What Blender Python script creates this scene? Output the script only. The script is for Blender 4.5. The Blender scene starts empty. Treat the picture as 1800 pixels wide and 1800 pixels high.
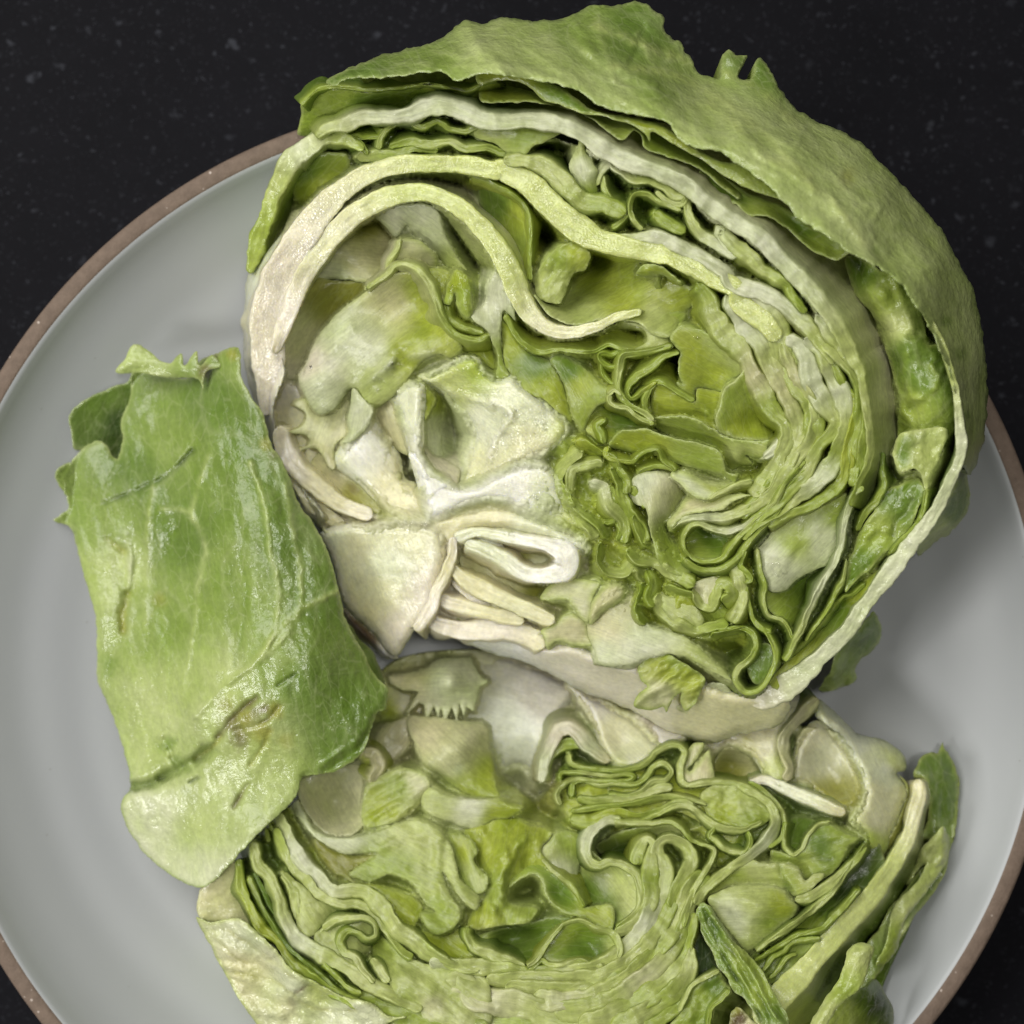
import bpy, math
import numpy as np
from mathutils import Vector
from mathutils.geometry import delaunay_2d_cdt
from mathutils.kdtree import KDTree

S = bpy.context.scene
COL = S.collection
CM = 0.01
H, ZR, PPC = 45.0, 4.0, 80.0          # camera height over the plate floor (cm), reference height, pixels per cm there

# ------------------------------------------------------------------ camera, light, exposure
cam_d = bpy.data.cameras.new('camera')
cam = bpy.data.objects.new('camera', cam_d); COL.objects.link(cam)
cam.location = (0, 0, H * CM)
cam_d.sensor_width = 36
cam_d.angle = 2 * math.atan((900 / PPC) / (H - ZR))
cam_d.clip_start = 0.01; cam_d.clip_end = 20
cam_d.dof.use_dof = True
cam_d.dof.focus_distance = (H - 5.5) * CM
cam_d.dof.aperture_fstop = 11.0
S.camera = cam

W = bpy.data.worlds.new('World'); S.world = W; W.use_nodes = True
bg = W.node_tree.nodes['Background']
bg.inputs['Color'].default_value = (1.0, 0.985, 0.95, 1); bg.inputs['Strength'].default_value = 0.085

def area(name, loc, size, energy, col, target=(0, 0, 0.03)):
    d = bpy.data.lights.new(name, 'AREA'); d.shape = 'RECTANGLE'
    d.size, d.size_y = size; d.energy = energy; d.color = col
    o = bpy.data.objects.new(name, d); COL.objects.link(o)
    o.location = loc
    o.rotation_euler = (Vector(target) - Vector(loc)).to_track_quat('-Z', 'Y').to_euler()
    return o
area('window_light', (-0.50, 0.50, 0.86), (0.95, 0.75), 12.8, (1.0, 0.985, 0.95))
area('side_window_light', (-0.66, -0.36, 0.60), (0.22, 0.20), 4.0, (1.0, 0.985, 0.96), (-.05, -.02, .03))
area('added_glint_light', (0.14, 0.14, 1.50), (0.22, 0.22), 7.0, (1.0, 0.98, 0.93))  # overhead lamp added only to raise glints on the wet tops

S.view_settings.view_transform = 'Standard'; S.view_settings.look = 'None'
S.view_settings.exposure = -0.27; S.view_settings.gamma = 1.0
S.render.engine = 'CYCLES'
S.cycles.use_denoising = True
S.cycles.max_bounces = 8; S.cycles.transparent_max_bounces = 8

# ------------------------------------------------------------------ numeric helpers
def _h(ix, iy, iz):
    n = (ix * 374761393 + iy * 668265263 + iz * 2147483647 * 3) & 0xffffffff
    n = ((n ^ (n >> 13)) * 1274126177) & 0xffffffff
    n = ((n ^ (n >> 16)) * 2246822519) & 0xffffffff
    return ((n ^ (n >> 15)) & 0xffffff) / float(0xffffff) * 2 - 1
def vnoise(x, y, z):
    x, y, z = np.broadcast_arrays(np.asarray(x, float), np.asarray(y, float), np.asarray(z, float))
    i, j, k = np.floor(x).astype(np.int64), np.floor(y).astype(np.int64), np.floor(z).astype(np.int64)
    f, g, h = x - i, y - j, z - k
    f, g, h = [t * t * t * (t * (t * 6 - 15) + 10) for t in (f, g, h)]
    r = 0
    for a in (0, 1):
        for b in (0, 1):
            for c in (0, 1):
                r = r + _h(i + a, j + b, k + c) * (f if a else 1 - f) * (g if b else 1 - g) * (h if c else 1 - h)
    return r
def fbm(x, y, z, o=3):
    r, a, s = 0, 1.0, 1.0
    for q in range(o):
        r = r + a * vnoise(x * s + q * 17.3, y * s - q * 9.1, z + q * 5.7); a *= .5; s *= 2.03
    return r / 1.6

def P3(px, py, z):
    k = (H - z) / (H - ZR) / PPC
    return np.stack([(px - 900) * k, (900 - py) * k, z + 0 * px], -1) * CM

FR = dict(N=(0, 0, 1), R1=(420, 100, 700 / 1800), A=(400, 0, 700 / 1800), B=(1000, 0, 800 / 1800), E=(50, 580, 700 / 1800), F=(100, 1150, 700 / 1800),
          G=(600, 1100, 650 / 1671), D=(400, 500, 700 / 1800), T1=(420, 100, .25), T2=(850, 100, .25), T3=(1250, 250, 500 / 1800), T4=(480, 450, .25),
          T5=(850, 450, .25), T6=(1150, 500, .25), T7=(950, 750, .25), T8=(1280, 780, .25), U1=(560, 800, 500 / 1800),
          U2=(620, 1150, .25), U3=(930, 1200, .25), U4=(1250, 1200, 500 / 1800), U5=(380, 1350, .25), U6=(780, 1400, .25),
          U7=(1180, 1450, .25))
def q(fr, s):
    ox, oy, k = FR[fr]; out = []
    for t in s.split():
        v = [float(c) for c in t.split(',')]
        out.append((ox + v[0] * k, oy + v[1] * k, v[2] if len(v) > 2 else None))
    return out

def smooth(pts, step, closed=False):
    """Catmull-Rom through pts (n,k), resampled about every `step` pixels."""
    p = np.asarray(pts, float); n = len(p)
    if closed: e = np.vstack([p[-1:], p, p[:2]])
    else: e = np.vstack([2 * p[0] - p[1], p, 2 * p[-1] - p[-2]])
    out = []
    for i in range(n if closed else n - 1):
        p0, p1, p2, p3 = e[i], e[i + 1], e[i + 2], e[i + 3]
        d = [max(np.linalg.norm((b - a)[:2]), 1e-3) ** .5 for a, b in ((p0, p1), (p1, p2), (p2, p3))]
        m1 = ((p1 - p0) / d[0] - (p2 - p0) / (d[0] + d[1]) + (p2 - p1) / d[1]) * d[1]
        m2 = ((p2 - p1) / d[1] - (p3 - p1) / (d[1] + d[2]) + (p3 - p2) / d[2]) * d[1]
        m = max(2, int(round(d[1] ** 2 / step)))
        t = (np.arange(m) / m)[:, None]
        out.append((2 * t**3 - 3 * t**2 + 1) * p1 + (t**3 - 2 * t**2 + t) * m1 + (-2 * t**3 + 3 * t**2) * p2 + (t**3 - t**2) * m2)
    if not closed: out.append(p[-1:])
    return np.vstack(out)

PAL = dict(W=(.88, .85, .75), C=(.72, .67, .40), P=(.57, .62, .22), Y=(.46, .52, .055), G=(.16, .255, .022), D=(.04, .08, .007),
           B=(.10, .045, .018), L=(.40, .485, .08), K=(.72, .70, .43), S=(.74, .75, .53), O=(.36, .35, .06), R=(.77, .70, .56),
           E=(.275, .365, .082), F=(.15, .235, .032), T=(.50, .57, .22))
def pal(s): return np.array([PAL[c] for c in s])
def along(s, t):
    a = pal(s)
    if len(a) == 1: return np.repeat(a, len(t), 0)
    x = t * (len(a) - 1)
    return np.stack([np.interp(x, np.arange(len(a)), a[:, k]) for k in range(3)], -1)

def mesh_obj(name, V, F, col, mat, parent=None, wet=None, smooth_=True, fib=None):
    me = bpy.data.meshes.new(name)
    F3 = [f for f in F if len(f) == 3]; 
    me.from_pydata(V.tolist(), [], F)
    a = me.color_attributes.new('Col', 'FLOAT_COLOR', 'POINT')
    c4 = np.ones((len(V), 4), np.float32); c4[:, :3] = col
    a.data.foreach_set('color', c4.ravel())
    w = me.attributes.new('wet', 'FLOAT', 'POINT')
    w.data.foreach_set('value', np.broadcast_to(np.float32(0 if wet is None else wet), (len(V),)).astype(np.float32).copy())
    if fib is not None:
        fa = me.attributes.new('fib', 'FLOAT_VECTOR', 'POINT'); fa.data.foreach_set('vector', np.ascontiguousarray(fib, np.float32).ravel())
    if smooth_: me.polygons.foreach_set('use_smooth', np.ones(len(me.polygons), bool))
    me.materials.append(mat)
    me.validate(); me.update()
    o = bpy.data.objects.new(name, me); COL.objects.link(o)
    if parent is not None:
        o.parent = parent; o.matrix_parent_inverse = parent.matrix_world.inverted()
    return o

def thing(name, label, cat, loc=(0, 0, 0), group=None):
    o = bpy.data.objects.new(name, None); COL.objects.link(o)
    o.location = loc; o.empty_display_size = .01
    o['label'] = label; o['category'] = cat
    if group: o['group'] = group
    bpy.context.view_layer.update()
    return o
def tag(o, label, cat): o['label'] = label; o['category'] = cat

# ------------------------------------------------------------------ materials
def nodes(name):
    m = bpy.data.materials.new(name); m.use_nodes = True
    nt = m.node_tree; nt.nodes.clear()
    def N(t, **kw):
        n = nt.nodes.new(t)
        for k, v in kw.items():
            if k in n.inputs: n.inputs[k].default_value = v
            else: setattr(n, k, v)
        return n
    return m, nt, N, nt.links.new

def leaf_material(name, gloss=.40, bump=.35, vein=0.0, trans=.28, sss=0.0, fibre=.13, grain=.32, dark=1.0, coat=.25, blister=.0012):
    m, nt, N, L = nodes(name)
    out = N('ShaderNodeOutputMaterial'); b = N('ShaderNodeBsdfPrincipled')
    at = N('ShaderNodeAttribute', attribute_name='Col'); wt = N('ShaderNodeAttribute', attribute_name='wet')
    tc = N('ShaderNodeTexCoord')
    n1 = N('ShaderNodeTexNoise', Scale=95.0, Detail=5.0, Roughness=.6); L(tc.outputs['Object'], n1.inputs['Vector'])
    n2 = N('ShaderNodeTexNoise', Scale=900.0, Detail=3.0, Roughness=.6); L(tc.outputs['Object'], n2.inputs['Vector'])
    n3 = N('ShaderNodeTexVoronoi', Scale=1900.0); L(tc.outputs['Object'], n3.inputs['Vector'])
    # colour: mottled darker-greener / paler patches of the blade itself
    r1 = N('ShaderNodeMapRange'); r1.inputs[1].default_value = .3; r1.inputs[2].default_value = .7; r1.inputs[3].default_value = 0; r1.inputs[4].default_value = 1
    L(n1.outputs['Fac'], r1.inputs[0])
    dk = N('ShaderNodeMix', data_type='RGBA', blend_type='MULTIPLY'); dk.inputs[0].default_value = dark
    L(at.outputs['Color'], dk.inputs[6]); dk.inputs[7].default_value = (.80, .86, .64, 1)
    lt = N('ShaderNodeMix', data_type='RGBA', blend_type='MIX'); lt.inputs[0].default_value = .05
    L(at.outputs['Color'], lt.inputs[6]); lt.inputs[7].default_value = (.72, .74, .52, 1)
    mx = N('ShaderNodeMix', data_type='RGBA'); L(r1.outputs[0], mx.inputs[0]); L(dk.outputs[2], mx.inputs[6]); L(lt.outputs[2], mx.inputs[7])
    r2 = N('ShaderNodeMapRange'); r2.inputs[1].default_value = .25; r2.inputs[2].default_value = .75; r2.inputs[3].default_value = .86; r2.inputs[4].default_value = 1.12
    L(n2.outputs['Fac'], r2.inputs[0])
    fm = N('ShaderNodeVectorMath', operation='SCALE'); L(mx.outputs[2], fm.inputs[0]); L(r2.outputs[0], fm.inputs['Scale'])
    csrc = fm.outputs[0]; vh = None
    fa = N('ShaderNodeAttribute', attribute_name='fib')
    fw = N('ShaderNodeTexNoise', Scale=.05, Detail=2.0); L(fa.outputs['Vector'], fw.inputs['Vector'])
    fv = N('ShaderNodeVectorMath', operation='MULTIPLY_ADD'); L(fw.outputs['Color'], fv.inputs[0]); fv.inputs[1].default_value = (9, 9, 0); L(fa.outputs['Vector'], fv.inputs[2])
    fm1 = N('ShaderNodeMapping'); fm1.inputs['Scale'].default_value = (1 / 42, 1 / 3.4, 1); L(fv.outputs[0], fm1.inputs['Vector'])
    fn = N('ShaderNodeTexNoise', Scale=1.0, Detail=4.0, Roughness=.62); L(fm1.outputs[0], fn.inputs['Vector'])
    fr = N('ShaderNodeMapRange'); fr.inputs[1].default_value = .28; fr.inputs[2].default_value = .72; fr.inputs[3].default_value = 1 - fibre; fr.inputs[4].default_value = 1 + fibre; L(fn.outputs['Fac'], fr.inputs[0])
    fs = N('ShaderNodeVectorMath', operation='SCALE'); L(csrc, fs.inputs[0]); L(fr.outputs[0], fs.inputs['Scale']); csrc = fs.outputs[0]
    # faint side veins: thin paler lines that branch off
    fm2 = N('ShaderNodeMapping'); fm2.inputs['Scale'].default_value = (1 / 60, 1 / 17, 1); L(fv.outputs[0], fm2.inputs['Vector'])
    fvv = N('ShaderNodeTexVoronoi', Scale=1.0, feature='DISTANCE_TO_EDGE'); L(fm2.outputs[0], fvv.inputs['Vector'])
    fvr = N('ShaderNodeMapRange', interpolation_type='SMOOTHSTEP'); fvr.inputs[1].default_value = 0; fvr.inputs[2].default_value = .05; fvr.inputs[3].default_value = .13; fvr.inputs[4].default_value = 0; L(fvv.outputs['Distance'], fvr.inputs[0])
    fvm = N('ShaderNodeMix', data_type='RGBA'); L(fvr.outputs[0], fvm.inputs[0]); L(csrc, fvm.inputs[6]); fvm.inputs[7].default_value = (.66, .70, .38, 1); csrc = fvm.outputs[2]
    if vein:
        wn = N('ShaderNodeTexNoise', Scale=45.0, Detail=2.0); L(tc.outputs['Object'], wn.inputs['Vector'])
        wv_ = N('ShaderNodeVectorMath', operation='MULTIPLY_ADD'); L(wn.outputs['Color'], wv_.inputs[0]); wv_.inputs[1].default_value = (.022, .022, .022); L(tc.outputs['Object'], wv_.inputs[2])
        mp = N('ShaderNodeMapping'); mp.inputs['Scale'].default_value = (1.0, .62, .7); mp.inputs['Rotation'].default_value = (0, 0, .35); L(wv_.outputs[0], mp.inputs['Vector'])
        acc = None
        for sc, wd, am in ((42.0, .04, .22), (120.0, .05, .10)):
            vv = N('ShaderNodeTexVoronoi', Scale=sc, feature='DISTANCE_TO_EDGE'); L(mp.outputs[0], vv.inputs['Vector'])
            vr = N('ShaderNodeMapRange', interpolation_type='SMOOTHSTEP'); vr.inputs[1].default_value = 0; vr.inputs[2].default_value = wd; vr.inputs[3].default_value = am; vr.inputs[4].default_value = 0; L(vv.outputs['Distance'], vr.inputs[0])
            if acc is None: acc = vr.outputs[0]
            else:
                ad = N('ShaderNodeMath', operation='MAXIMUM'); L(acc, ad.inputs[0]); L(vr.outputs[0], ad.inputs[1]); acc = ad.outputs[0]
        br = N('ShaderNodeMath', operation='MULTIPLY'); L(acc, br.inputs[0]); L(n1.outputs['Fac'], br.inputs[1])
        vm = N('ShaderNodeMix', data_type='RGBA'); L(br.outputs[0], vm.inputs[0]); L(csrc, vm.inputs[6]); vm.inputs[7].default_value = (.62, .66, .36, 1)
        csrc = vm.outputs[2]; vh = acc
    L(csrc, b.inputs['Base Color'])
    # roughness: wet cut tissue is glossier
    rr = N('ShaderNodeMapRange'); rr.inputs[3].default_value = gloss; rr.inputs[4].default_value = .10
    L(wt.outputs['Fac'], rr.inputs[0])
    ra = N('ShaderNodeMath', operation='MULTIPLY_ADD'); L(n1.outputs['Fac'], ra.inputs[0]); ra.inputs[1].default_value = .10; L(rr.outputs[0], ra.inputs[2])
    L(ra.outputs[0], b.inputs['Roughness'])
    b.inputs['Specular IOR Level'].default_value = .5
    b.inputs['Coat Weight'].default_value = coat; b.inputs['Coat Roughness'].default_value = .16
    if sss: b.inputs['Subsurface Weight'].default_value = sss; b.inputs['Subsurface Scale'].default_value = .003; b.inputs['Subsurface Radius'].default_value = (1.0, .9, .35)
    # relief
    b1 = N('ShaderNodeBump', Strength=bump, Distance=blister); L(n1.outputs['Fac'], b1.inputs['Height'])
    b5 = N('ShaderNodeBump', Strength=grain, Distance=.0003); L(fn.outputs['Fac'], b5.inputs['Height']); L(b1.outputs[0], b5.inputs['Normal'])
    b2 = N('ShaderNodeBump', Strength=bump * .8, Distance=.00025); L(n2.outputs['Fac'], b2.inputs['Height']); L(b5.outputs[0], b2.inputs['Normal'])
    if vh is not None:
        b4 = N('ShaderNodeBump', Strength=.3, Distance=.0006); L(vh, b4.inputs['Height']); L(b5.outputs[0], b4.inputs['Normal']); L(b4.outputs[0], b2.inputs['Normal'])
    ws = N('ShaderNodeMath', operation='MULTIPLY'); L(wt.outputs['Fac'], ws.inputs[0]); ws.inputs[1].default_value = .9
    b3 = N('ShaderNodeBump', Distance=.00009); L(ws.outputs[0], b3.inputs['Strength']); L(n3.outputs['Distance'], b3.inputs['Height']); L(b2.outputs[0], b3.inputs['Normal'])
    L(b3.outputs[0], b.inputs['Normal']); L(b3.outputs[0], b.inputs['Coat Normal'])
    tr = N('ShaderNodeBsdfTranslucent'); L(csrc, tr.inputs['Color']); L(b1.outputs[0], tr.inputs['Normal'])
    ms = N('ShaderNodeMixShader'); ms.inputs[0].default_value = trans
    L(b.outputs[0], ms.inputs[1]); L(tr.outputs[0], ms.inputs[2]); L(ms.outputs[0], out.inputs['Surface'])
    return m
M_LEAF = leaf_material('lettuce_leaf', gloss=.30, bump=.30, trans=.30)
M_OUTER = leaf_material('lettuce_outer_leaf', gloss=.27, bump=.55, trans=.15, vein=1.0, coat=.4, blister=.0020, fibre=.07, grain=.12)
M_CORE = leaf_material('lettuce_core', gloss=.28, bump=.22, trans=.04, sss=.5, dark=.3, fibre=.08, coat=.4)

# ------------------------------------------------------------------ leaf builders
PLANE = [lambda x, y: 0 * x]
CUR = [None]
SEED = [0]
REC = []          # what has been built of a head: the mass of inner leaves is grown between these surfaces
def nseed(): SEED[0] += 1; return SEED[0] * 13.37

def cut(path, w=12, dz=0.0, depth=1.4, lean=0.0, c='P', cw='Y', wet=0.0, rag=1.6, crk=5.0, closed=False, name='leaf', wv=.24, step=3.5, mat=None, zz=None, zn=.09, flare=None, tilt=.16):
    """A leaf seen on its cut edge: a curved blade standing under the traced edge, w pixels thick, going down into the head."""
    sd = nseed()
    if mat is M_CORE: zn, tilt, wv = min(zn, .03), min(tilt, .07), min(wv, .12)
    ws = [p[2] if p[2] is not None else w for p in path]
    L = lean if isinstance(lean, (list, tuple)) else [lean, lean]
    Z = dz if isinstance(dz, (list, tuple)) else [dz, dz]
    t0 = np.linspace(0, 1, len(path))
    A = np.array([(p[0], p[1], ww, np.interp(t, np.linspace(0, 1, len(L)), L), np.interp(t, np.linspace(0, 1, len(Z)), Z)) for p, ww, t in zip(path, ws, t0)])
    A = smooth(A, step, closed)
    n = len(A); xy = A[:, :2].copy()
    d = np.gradient(xy, axis=0) if not closed else (np.roll(xy, -1, 0) - np.roll(xy, 1, 0))
    d /= np.maximum(np.linalg.norm(d, axis=1, keepdims=True), 1e-6)
    nm = np.stack([d[:, 1], -d[:, 0]], -1)
    x, y = xy[:, 0], xy[:, 1]
    if flare is None:
        mw = float(np.mean(A[:, 2])); flare = min(13.0, .85 * mw)
        if mw <= 12.5: A[:, 2] *= .70; flare = 11.0
    j = rag * (fbm(x / 30, y / 30, sd, 2)); fine = rag * .45 * fbm(x / 9, y / 9, sd + 1, 2) + .9 * fbm(x / 6, y / 6, sd + 3, 2)
    xy += nm * j[:, None]
    wid = A[:, 2] * (1 + wv * 1.3 * fbm(x / 32, y / 32, sd + 40, 2)); wf = A[:, 2] * wv * .5 * fbm(x / 9, y / 9, sd + 43, 2)
    if not closed:
        s = np.arange(n) * step; e = np.minimum(s, s[::-1]); wid = wid * np.clip(.25 + (e / np.maximum(wid * .55, 4)) ** .6, 0, 1)
    wid = np.maximum(wid, 1.6)
    zt = PLANE[0](xy[:, 0], xy[:, 1]) + A[:, 4] + zn * fbm(x / 30, y / 30, sd + 80, 2)
    if zz is not None: zt = zt * 0 + zz
    tt = np.arange(n) / max(n - 1, 1)
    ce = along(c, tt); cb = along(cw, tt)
    # section: (side fraction, depth fraction)
    half = [(1, 1), (1, .72), (1, .48), (1, .30), (1, .17), (1, .08), (1, .025), (.97, .004), (.80, 0)]
    half = half + [(.55, 0), (.28, 0)]
    sec = half + [(0, 0)] + [(-f, t) for f, t in half[::-1]]
    tl = tilt * fbm(x / 70, y / 70, sd + 61, 2) * np.clip(A[:, 2] / 14, .3, 1.4)
    sl = np.arange(n) * step
    fl = [flare * np.clip(1 + 1.5 * fbm(x / 40, y / 40, sd + 21 + 9 * k_, 2), .1, 2.4) for k_ in (0, 1)]
    VV, CC, WW, FB = [], [], [], []
    for f, t in sec:
        fe = math.exp(-(t / .10) ** 2)
        th = (wid * .5 + wf * fe * .5 + fl[0 if f > 0 else 1] * t ** .62) * f
        ln = A[:, 3] * t ** 1.25
        ck = crk * t * fbm(x / 34 + t * .8, y / 34, sd + 7, 2)
        bx = xy + nm * (th + ln + ck + fine * fe)[:, None]
        z = zt - depth * t
        if t < .3: z = z + tl * f * (1 - t / .3)
        if t == 0: z = z + .03 * fbm(sl / 26, f * A[:, 2] / 7, sd + 55, 3)
        z = np.maximum(z, dish_z(bx[:, 0], bx[:, 1]) + .05 * (1 - t))
        VV.append(P3(bx[:, 0], bx[:, 1], z))
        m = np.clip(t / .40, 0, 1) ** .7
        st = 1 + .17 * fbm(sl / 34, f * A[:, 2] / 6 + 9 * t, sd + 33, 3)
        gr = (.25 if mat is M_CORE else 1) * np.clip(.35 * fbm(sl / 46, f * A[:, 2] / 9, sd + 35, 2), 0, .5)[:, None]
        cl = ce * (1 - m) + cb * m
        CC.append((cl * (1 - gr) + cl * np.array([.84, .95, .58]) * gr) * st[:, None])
        FB.append(np.column_stack([sl, np.full(n, 0.) + f * A[:, 2] * .5 + np.sign(f) * t * depth * 80, np.full(n, sd)]))
        if name != 'outer_leaf' and t <= .5: REC.append(np.column_stack([bx, z, CC[-1]])[::2])
        WW.append(np.full(n, wet * (1 - min(1, t / .2))))
    k = len(sec)
    V = np.stack(VV, 1).reshape(-1, 3); C = np.stack(CC, 1).reshape(-1, 3); Wt = np.stack(WW, 1).reshape(-1)
    F = []
    for i in range(n if closed else n - 1):
        a, b = i * k, ((i + 1) % n) * k
        for s_ in range(k - 1): F.append((a + s_, b + s_, b + s_ + 1, a + s_ + 1))
    if not closed:
        F.append(tuple(range(k))); F.append(tuple(reversed(range((n - 1) * k, n * k))))
    return mesh_obj(name, V, F, C, mat or M_LEAF, CUR[0], Wt, fib=np.stack(FB, 1).reshape(-1, 3))

def segdist(px, py, poly, closed):
    a = np.asarray(poly, float)[:, :2]; b = np.roll(a, -1, 0) if closed else a[1:]
    if not closed: a = a[:-1]
    out = np.full(len(px), 1e9)
    ab = b - a; l2 = np.maximum((ab ** 2).sum(1), 1e-9)
    for lo in range(0, len(px), 4000):
        p = np.stack([px[lo:lo + 4000], py[lo:lo + 4000]], -1)[:, None, :]
        t = np.clip(((p - a) * ab).sum(-1) / l2, 0, 1)
        out[lo:lo + 4000] = np.sqrt((((a + t[..., None] * ab) - p) ** 2).sum(-1)).min(1)
    return out

def rbf(ctrl, px, py):
    c = np.array(ctrl, float); X = c[:, :2] / 100.0
    def phi(r2): return np.where(r2 > 1e-12, r2 * np.log(np.maximum(r2, 1e-12)) * .5, 0)
    n = len(X); d2 = ((X[:, None] - X[None]) ** 2).sum(-1)
    A = np.zeros((n + 3, n + 3)); A[:n, :n] = phi(d2) + np.eye(n) * .02
    A[:n, n] = 1; A[:n, n + 1:] = X; A[n, :n] = 1; A[n + 1:, :n] = X.T
    sol = np.linalg.lstsq(A, np.concatenate([c[:, 2], [0, 0, 0]]), rcond=None)[0]
    out = np.zeros(len(px))
    for lo in range(0, len(px), 4000):
        p = np.stack([px[lo:lo + 4000], py[lo:lo + 4000]], -1) / 100.0
        d2 = ((p[:, None] - X[None]) ** 2).sum(-1)
        out[lo:lo + 4000] = phi(d2) @ sol[:n] + sol[n] + p @ sol[n + 1:]
    return out

def face(path, dz=0.0, inner=(), c='P', cc=(), ce=None, ew=7.0, step=6.0, nz=(.06, 45.0), rag=2.0, thick=.05, wet=0.0, lip=.03, lipw=6.0, zfun=None, sharp=False, wspots=(), bulge=0.0, bw=40.0,
         ridges=(), spots=(), absz=False, skirt=None, name='leaf', mat=None, stretch=None, tint=1.0):
    """A leaf blade seen from its broad side: outline with heights, thin-plate surface between them, crinkled, with thickness."""
    sd = nseed()
    ctrl = [(p[0], p[1], p[2] if p[2] is not None else dz) for p in path] + [tuple(i) for i in inner]
    if sharp:
        p_ = np.array([(p[0], p[1]) for p in path]); B = np.vstack([a_ + (b_ - a_) * t_ for a_, b_ in zip(p_, np.roll(p_, -1, 0)) for t_ in np.arange(0, 1, 1 / max(1, round(np.linalg.norm(b_ - a_) / step)))])
    else: B = smooth([(p[0], p[1]) for p in path], step, True)
    if stretch is None:
        cv = np.cov((B - B.mean(0)).T); w_, U_ = np.linalg.eigh(cv); stretch = (math.atan2(U_[1, 1], U_[0, 1]), 1.0 + min(1.2, .5 * (math.sqrt(w_[1] / max(w_[0], 1e-6)) - .6)))
    x, y = B[:, 0], B[:, 1]
    d = np.roll(B, -1, 0) - np.roll(B, 1, 0); d /= np.maximum(np.linalg.norm(d, axis=1, keepdims=True), 1e-6)
    B = B + np.stack([d[:, 1], -d[:, 0]], -1) * (rag * fbm(x / 14, y / 14, sd, 4) + .25 * rag * fbm(x / 4.5, y / 4.5, sd + 2, 2))[:, None]
    x0, y0 = B.min(0); x1, y1 = B.max(0)
    gx, gy = np.meshgrid(np.arange(x0 + step * .5, x1, step), np.arange(y0 + step * .5, y1, step))
    gx = gx.ravel(); gy = gy.ravel()
    rs = np.random.RandomState(int(sd) % 9999); gx = gx + rs.uniform(-.25, .25, gx.shape) * step; gy = gy + rs.uniform(-.25, .25, gy.shape) * step
    # inside test
    ins = np.zeros(len(gx), bool); bx, by = B[:, 0], B[:, 1]; cx, cy = np.roll(bx, -1), np.roll(by, -1)
    for k in range(len(bx)):
        cr = ((by[k] > gy) != (cy[k] > gy))
        if cr.any(): ins[cr] ^= gx[cr] < (cx[k] - bx[k]) * (gy[cr] - by[k]) / (cy[k] - by[k]) + bx[k]
    gx, gy = gx[ins], gy[ins]
    dd = segdist(gx, gy, B, True); k = dd > step * .55; gx, gy = gx[k], gy[k]
    nb = len(B)
    pts = [Vector(p) for p in B] + [Vector(p) for p in zip(gx, gy)]
    ov, oe, of, *_ = delaunay_2d_cdt(pts, [], [list(range(nb))], 1, 1e-4)
    vx = np.array([v[0] for v in ov]); vy = np.array([v[1] for v in ov])
    tri = np.array([f for f in of if len(f) == 3])
    db = segdist(vx, vy, B, True)
    z = rbf(ctrl, vx, vy)
    if not absz: z = z + PLANE[0](vx, vy)
    if stretch:   # wrinkles drawn out along a direction
        an, f_ = stretch; ca, sa = math.cos(an), math.sin(an)
        ux, uy = (vx * ca + vy * sa) / f_, -vx * sa + vy * ca
    else: ux, uy = vx, vy
    z = z + nz[0] * fbm(ux / nz[1], uy / nz[1], sd, 4) + bulge * (1 - np.exp(-(db / bw) ** 1.3))
    if mat is M_CORE and lip < .1: lip, lipw = .22, 8.0
    zpre = z.copy()
    z = z - lip * np.exp(-(db / lipw) ** 2)
    if cc:
        q_ = np.array([(a, b) for a, b, _ in cc], float); colc = np.array([PAL[s] for *_, s in cc])
        d2 = ((np.stack([vx, vy], -1)[:, None] - q_[None]) ** 2).sum(-1) + 60
        w_ = d2 ** -1.6; col = (w_[..., None] * colc).sum(1) / w_.sum(1)[:, None]
    else: col = np.repeat(pal(c[:1]), len(vx), 0)
    if ce is not None:
        e = np.exp(-(db / ew) ** 2)[:, None]; col = col * (1 - e) + pal(ce[:1]) * e
    wv_ = 5.0 * fbm(vx / 17, vy / 17, sd + 71, 3)
    for rd in ridges:                      # (path, height cm, width px, colour, strength)
        pl = smooth([(p[0], p[1]) for p in rd[0]], 6)
        dr = segdist(vx + wv_ * min(1, rd[2] / 6), vy - wv_ * .7 * min(1, rd[2] / 6), pl, False); g = np.exp(-(dr / rd[2]) ** 2) * np.clip(.75 + .9 * fbm(vx / 22, vy / 22, sd + 77 + rd[2], 2), .1, 1.3); z = z + rd[1] * g
        if len(rd) > 3:
            g = (g * rd[4])[:, None]; col = col * (1 - g) + pal(rd[3]) * g
    for sx, sy, r, s, k_ in spots:
        rr = np.hypot(vx - sx, vy - sy) / r; rr = rr * (1 + .6 * fbm(vx / 14, vy / 14, sd + 3, 3))
        g = (np.exp(-rr ** 2.5) * k_)[:, None]; col = col * (1 - g) + pal(s) * g
    ed = (np.exp(-(db / 3.5) ** 2) * .38)[:, None]; col = col * (1 - ed) + np.array([.62, .66, .33]) * ed
    fb = np.column_stack([ux * (stretch[1] if stretch else 1), uy, np.full(len(ux), sd)])
    col = col * (1 + .14 * fbm(ux / 26, uy / 26, sd + 90, 4))[:, None]
    gr = (.25 if mat is M_CORE else 1) * np.clip(.5 * fbm(ux / 38, uy / 38, sd + 95, 3), 0, .5)[:, None]
    col = col * (1 - gr) + col * np.array([.84, .95, .56]) * gr
    if zfun is not None:
        z, cz = zfun(vx, vy); z = z + nz[0] * fbm(vx / nz[1], vy / nz[1], sd, 4); col = cz * (1 + .12 * fbm(vx / 20, vy / 20, sd + 90, 4))[:, None]
    elif name not in ('outer_leaf', 'leaf_blade', 'leaf_flap') and CUR[0] is not None: REC.append(np.column_stack([vx, vy, z if mat is not M_CORE else zpre + .005, col]))
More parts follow.
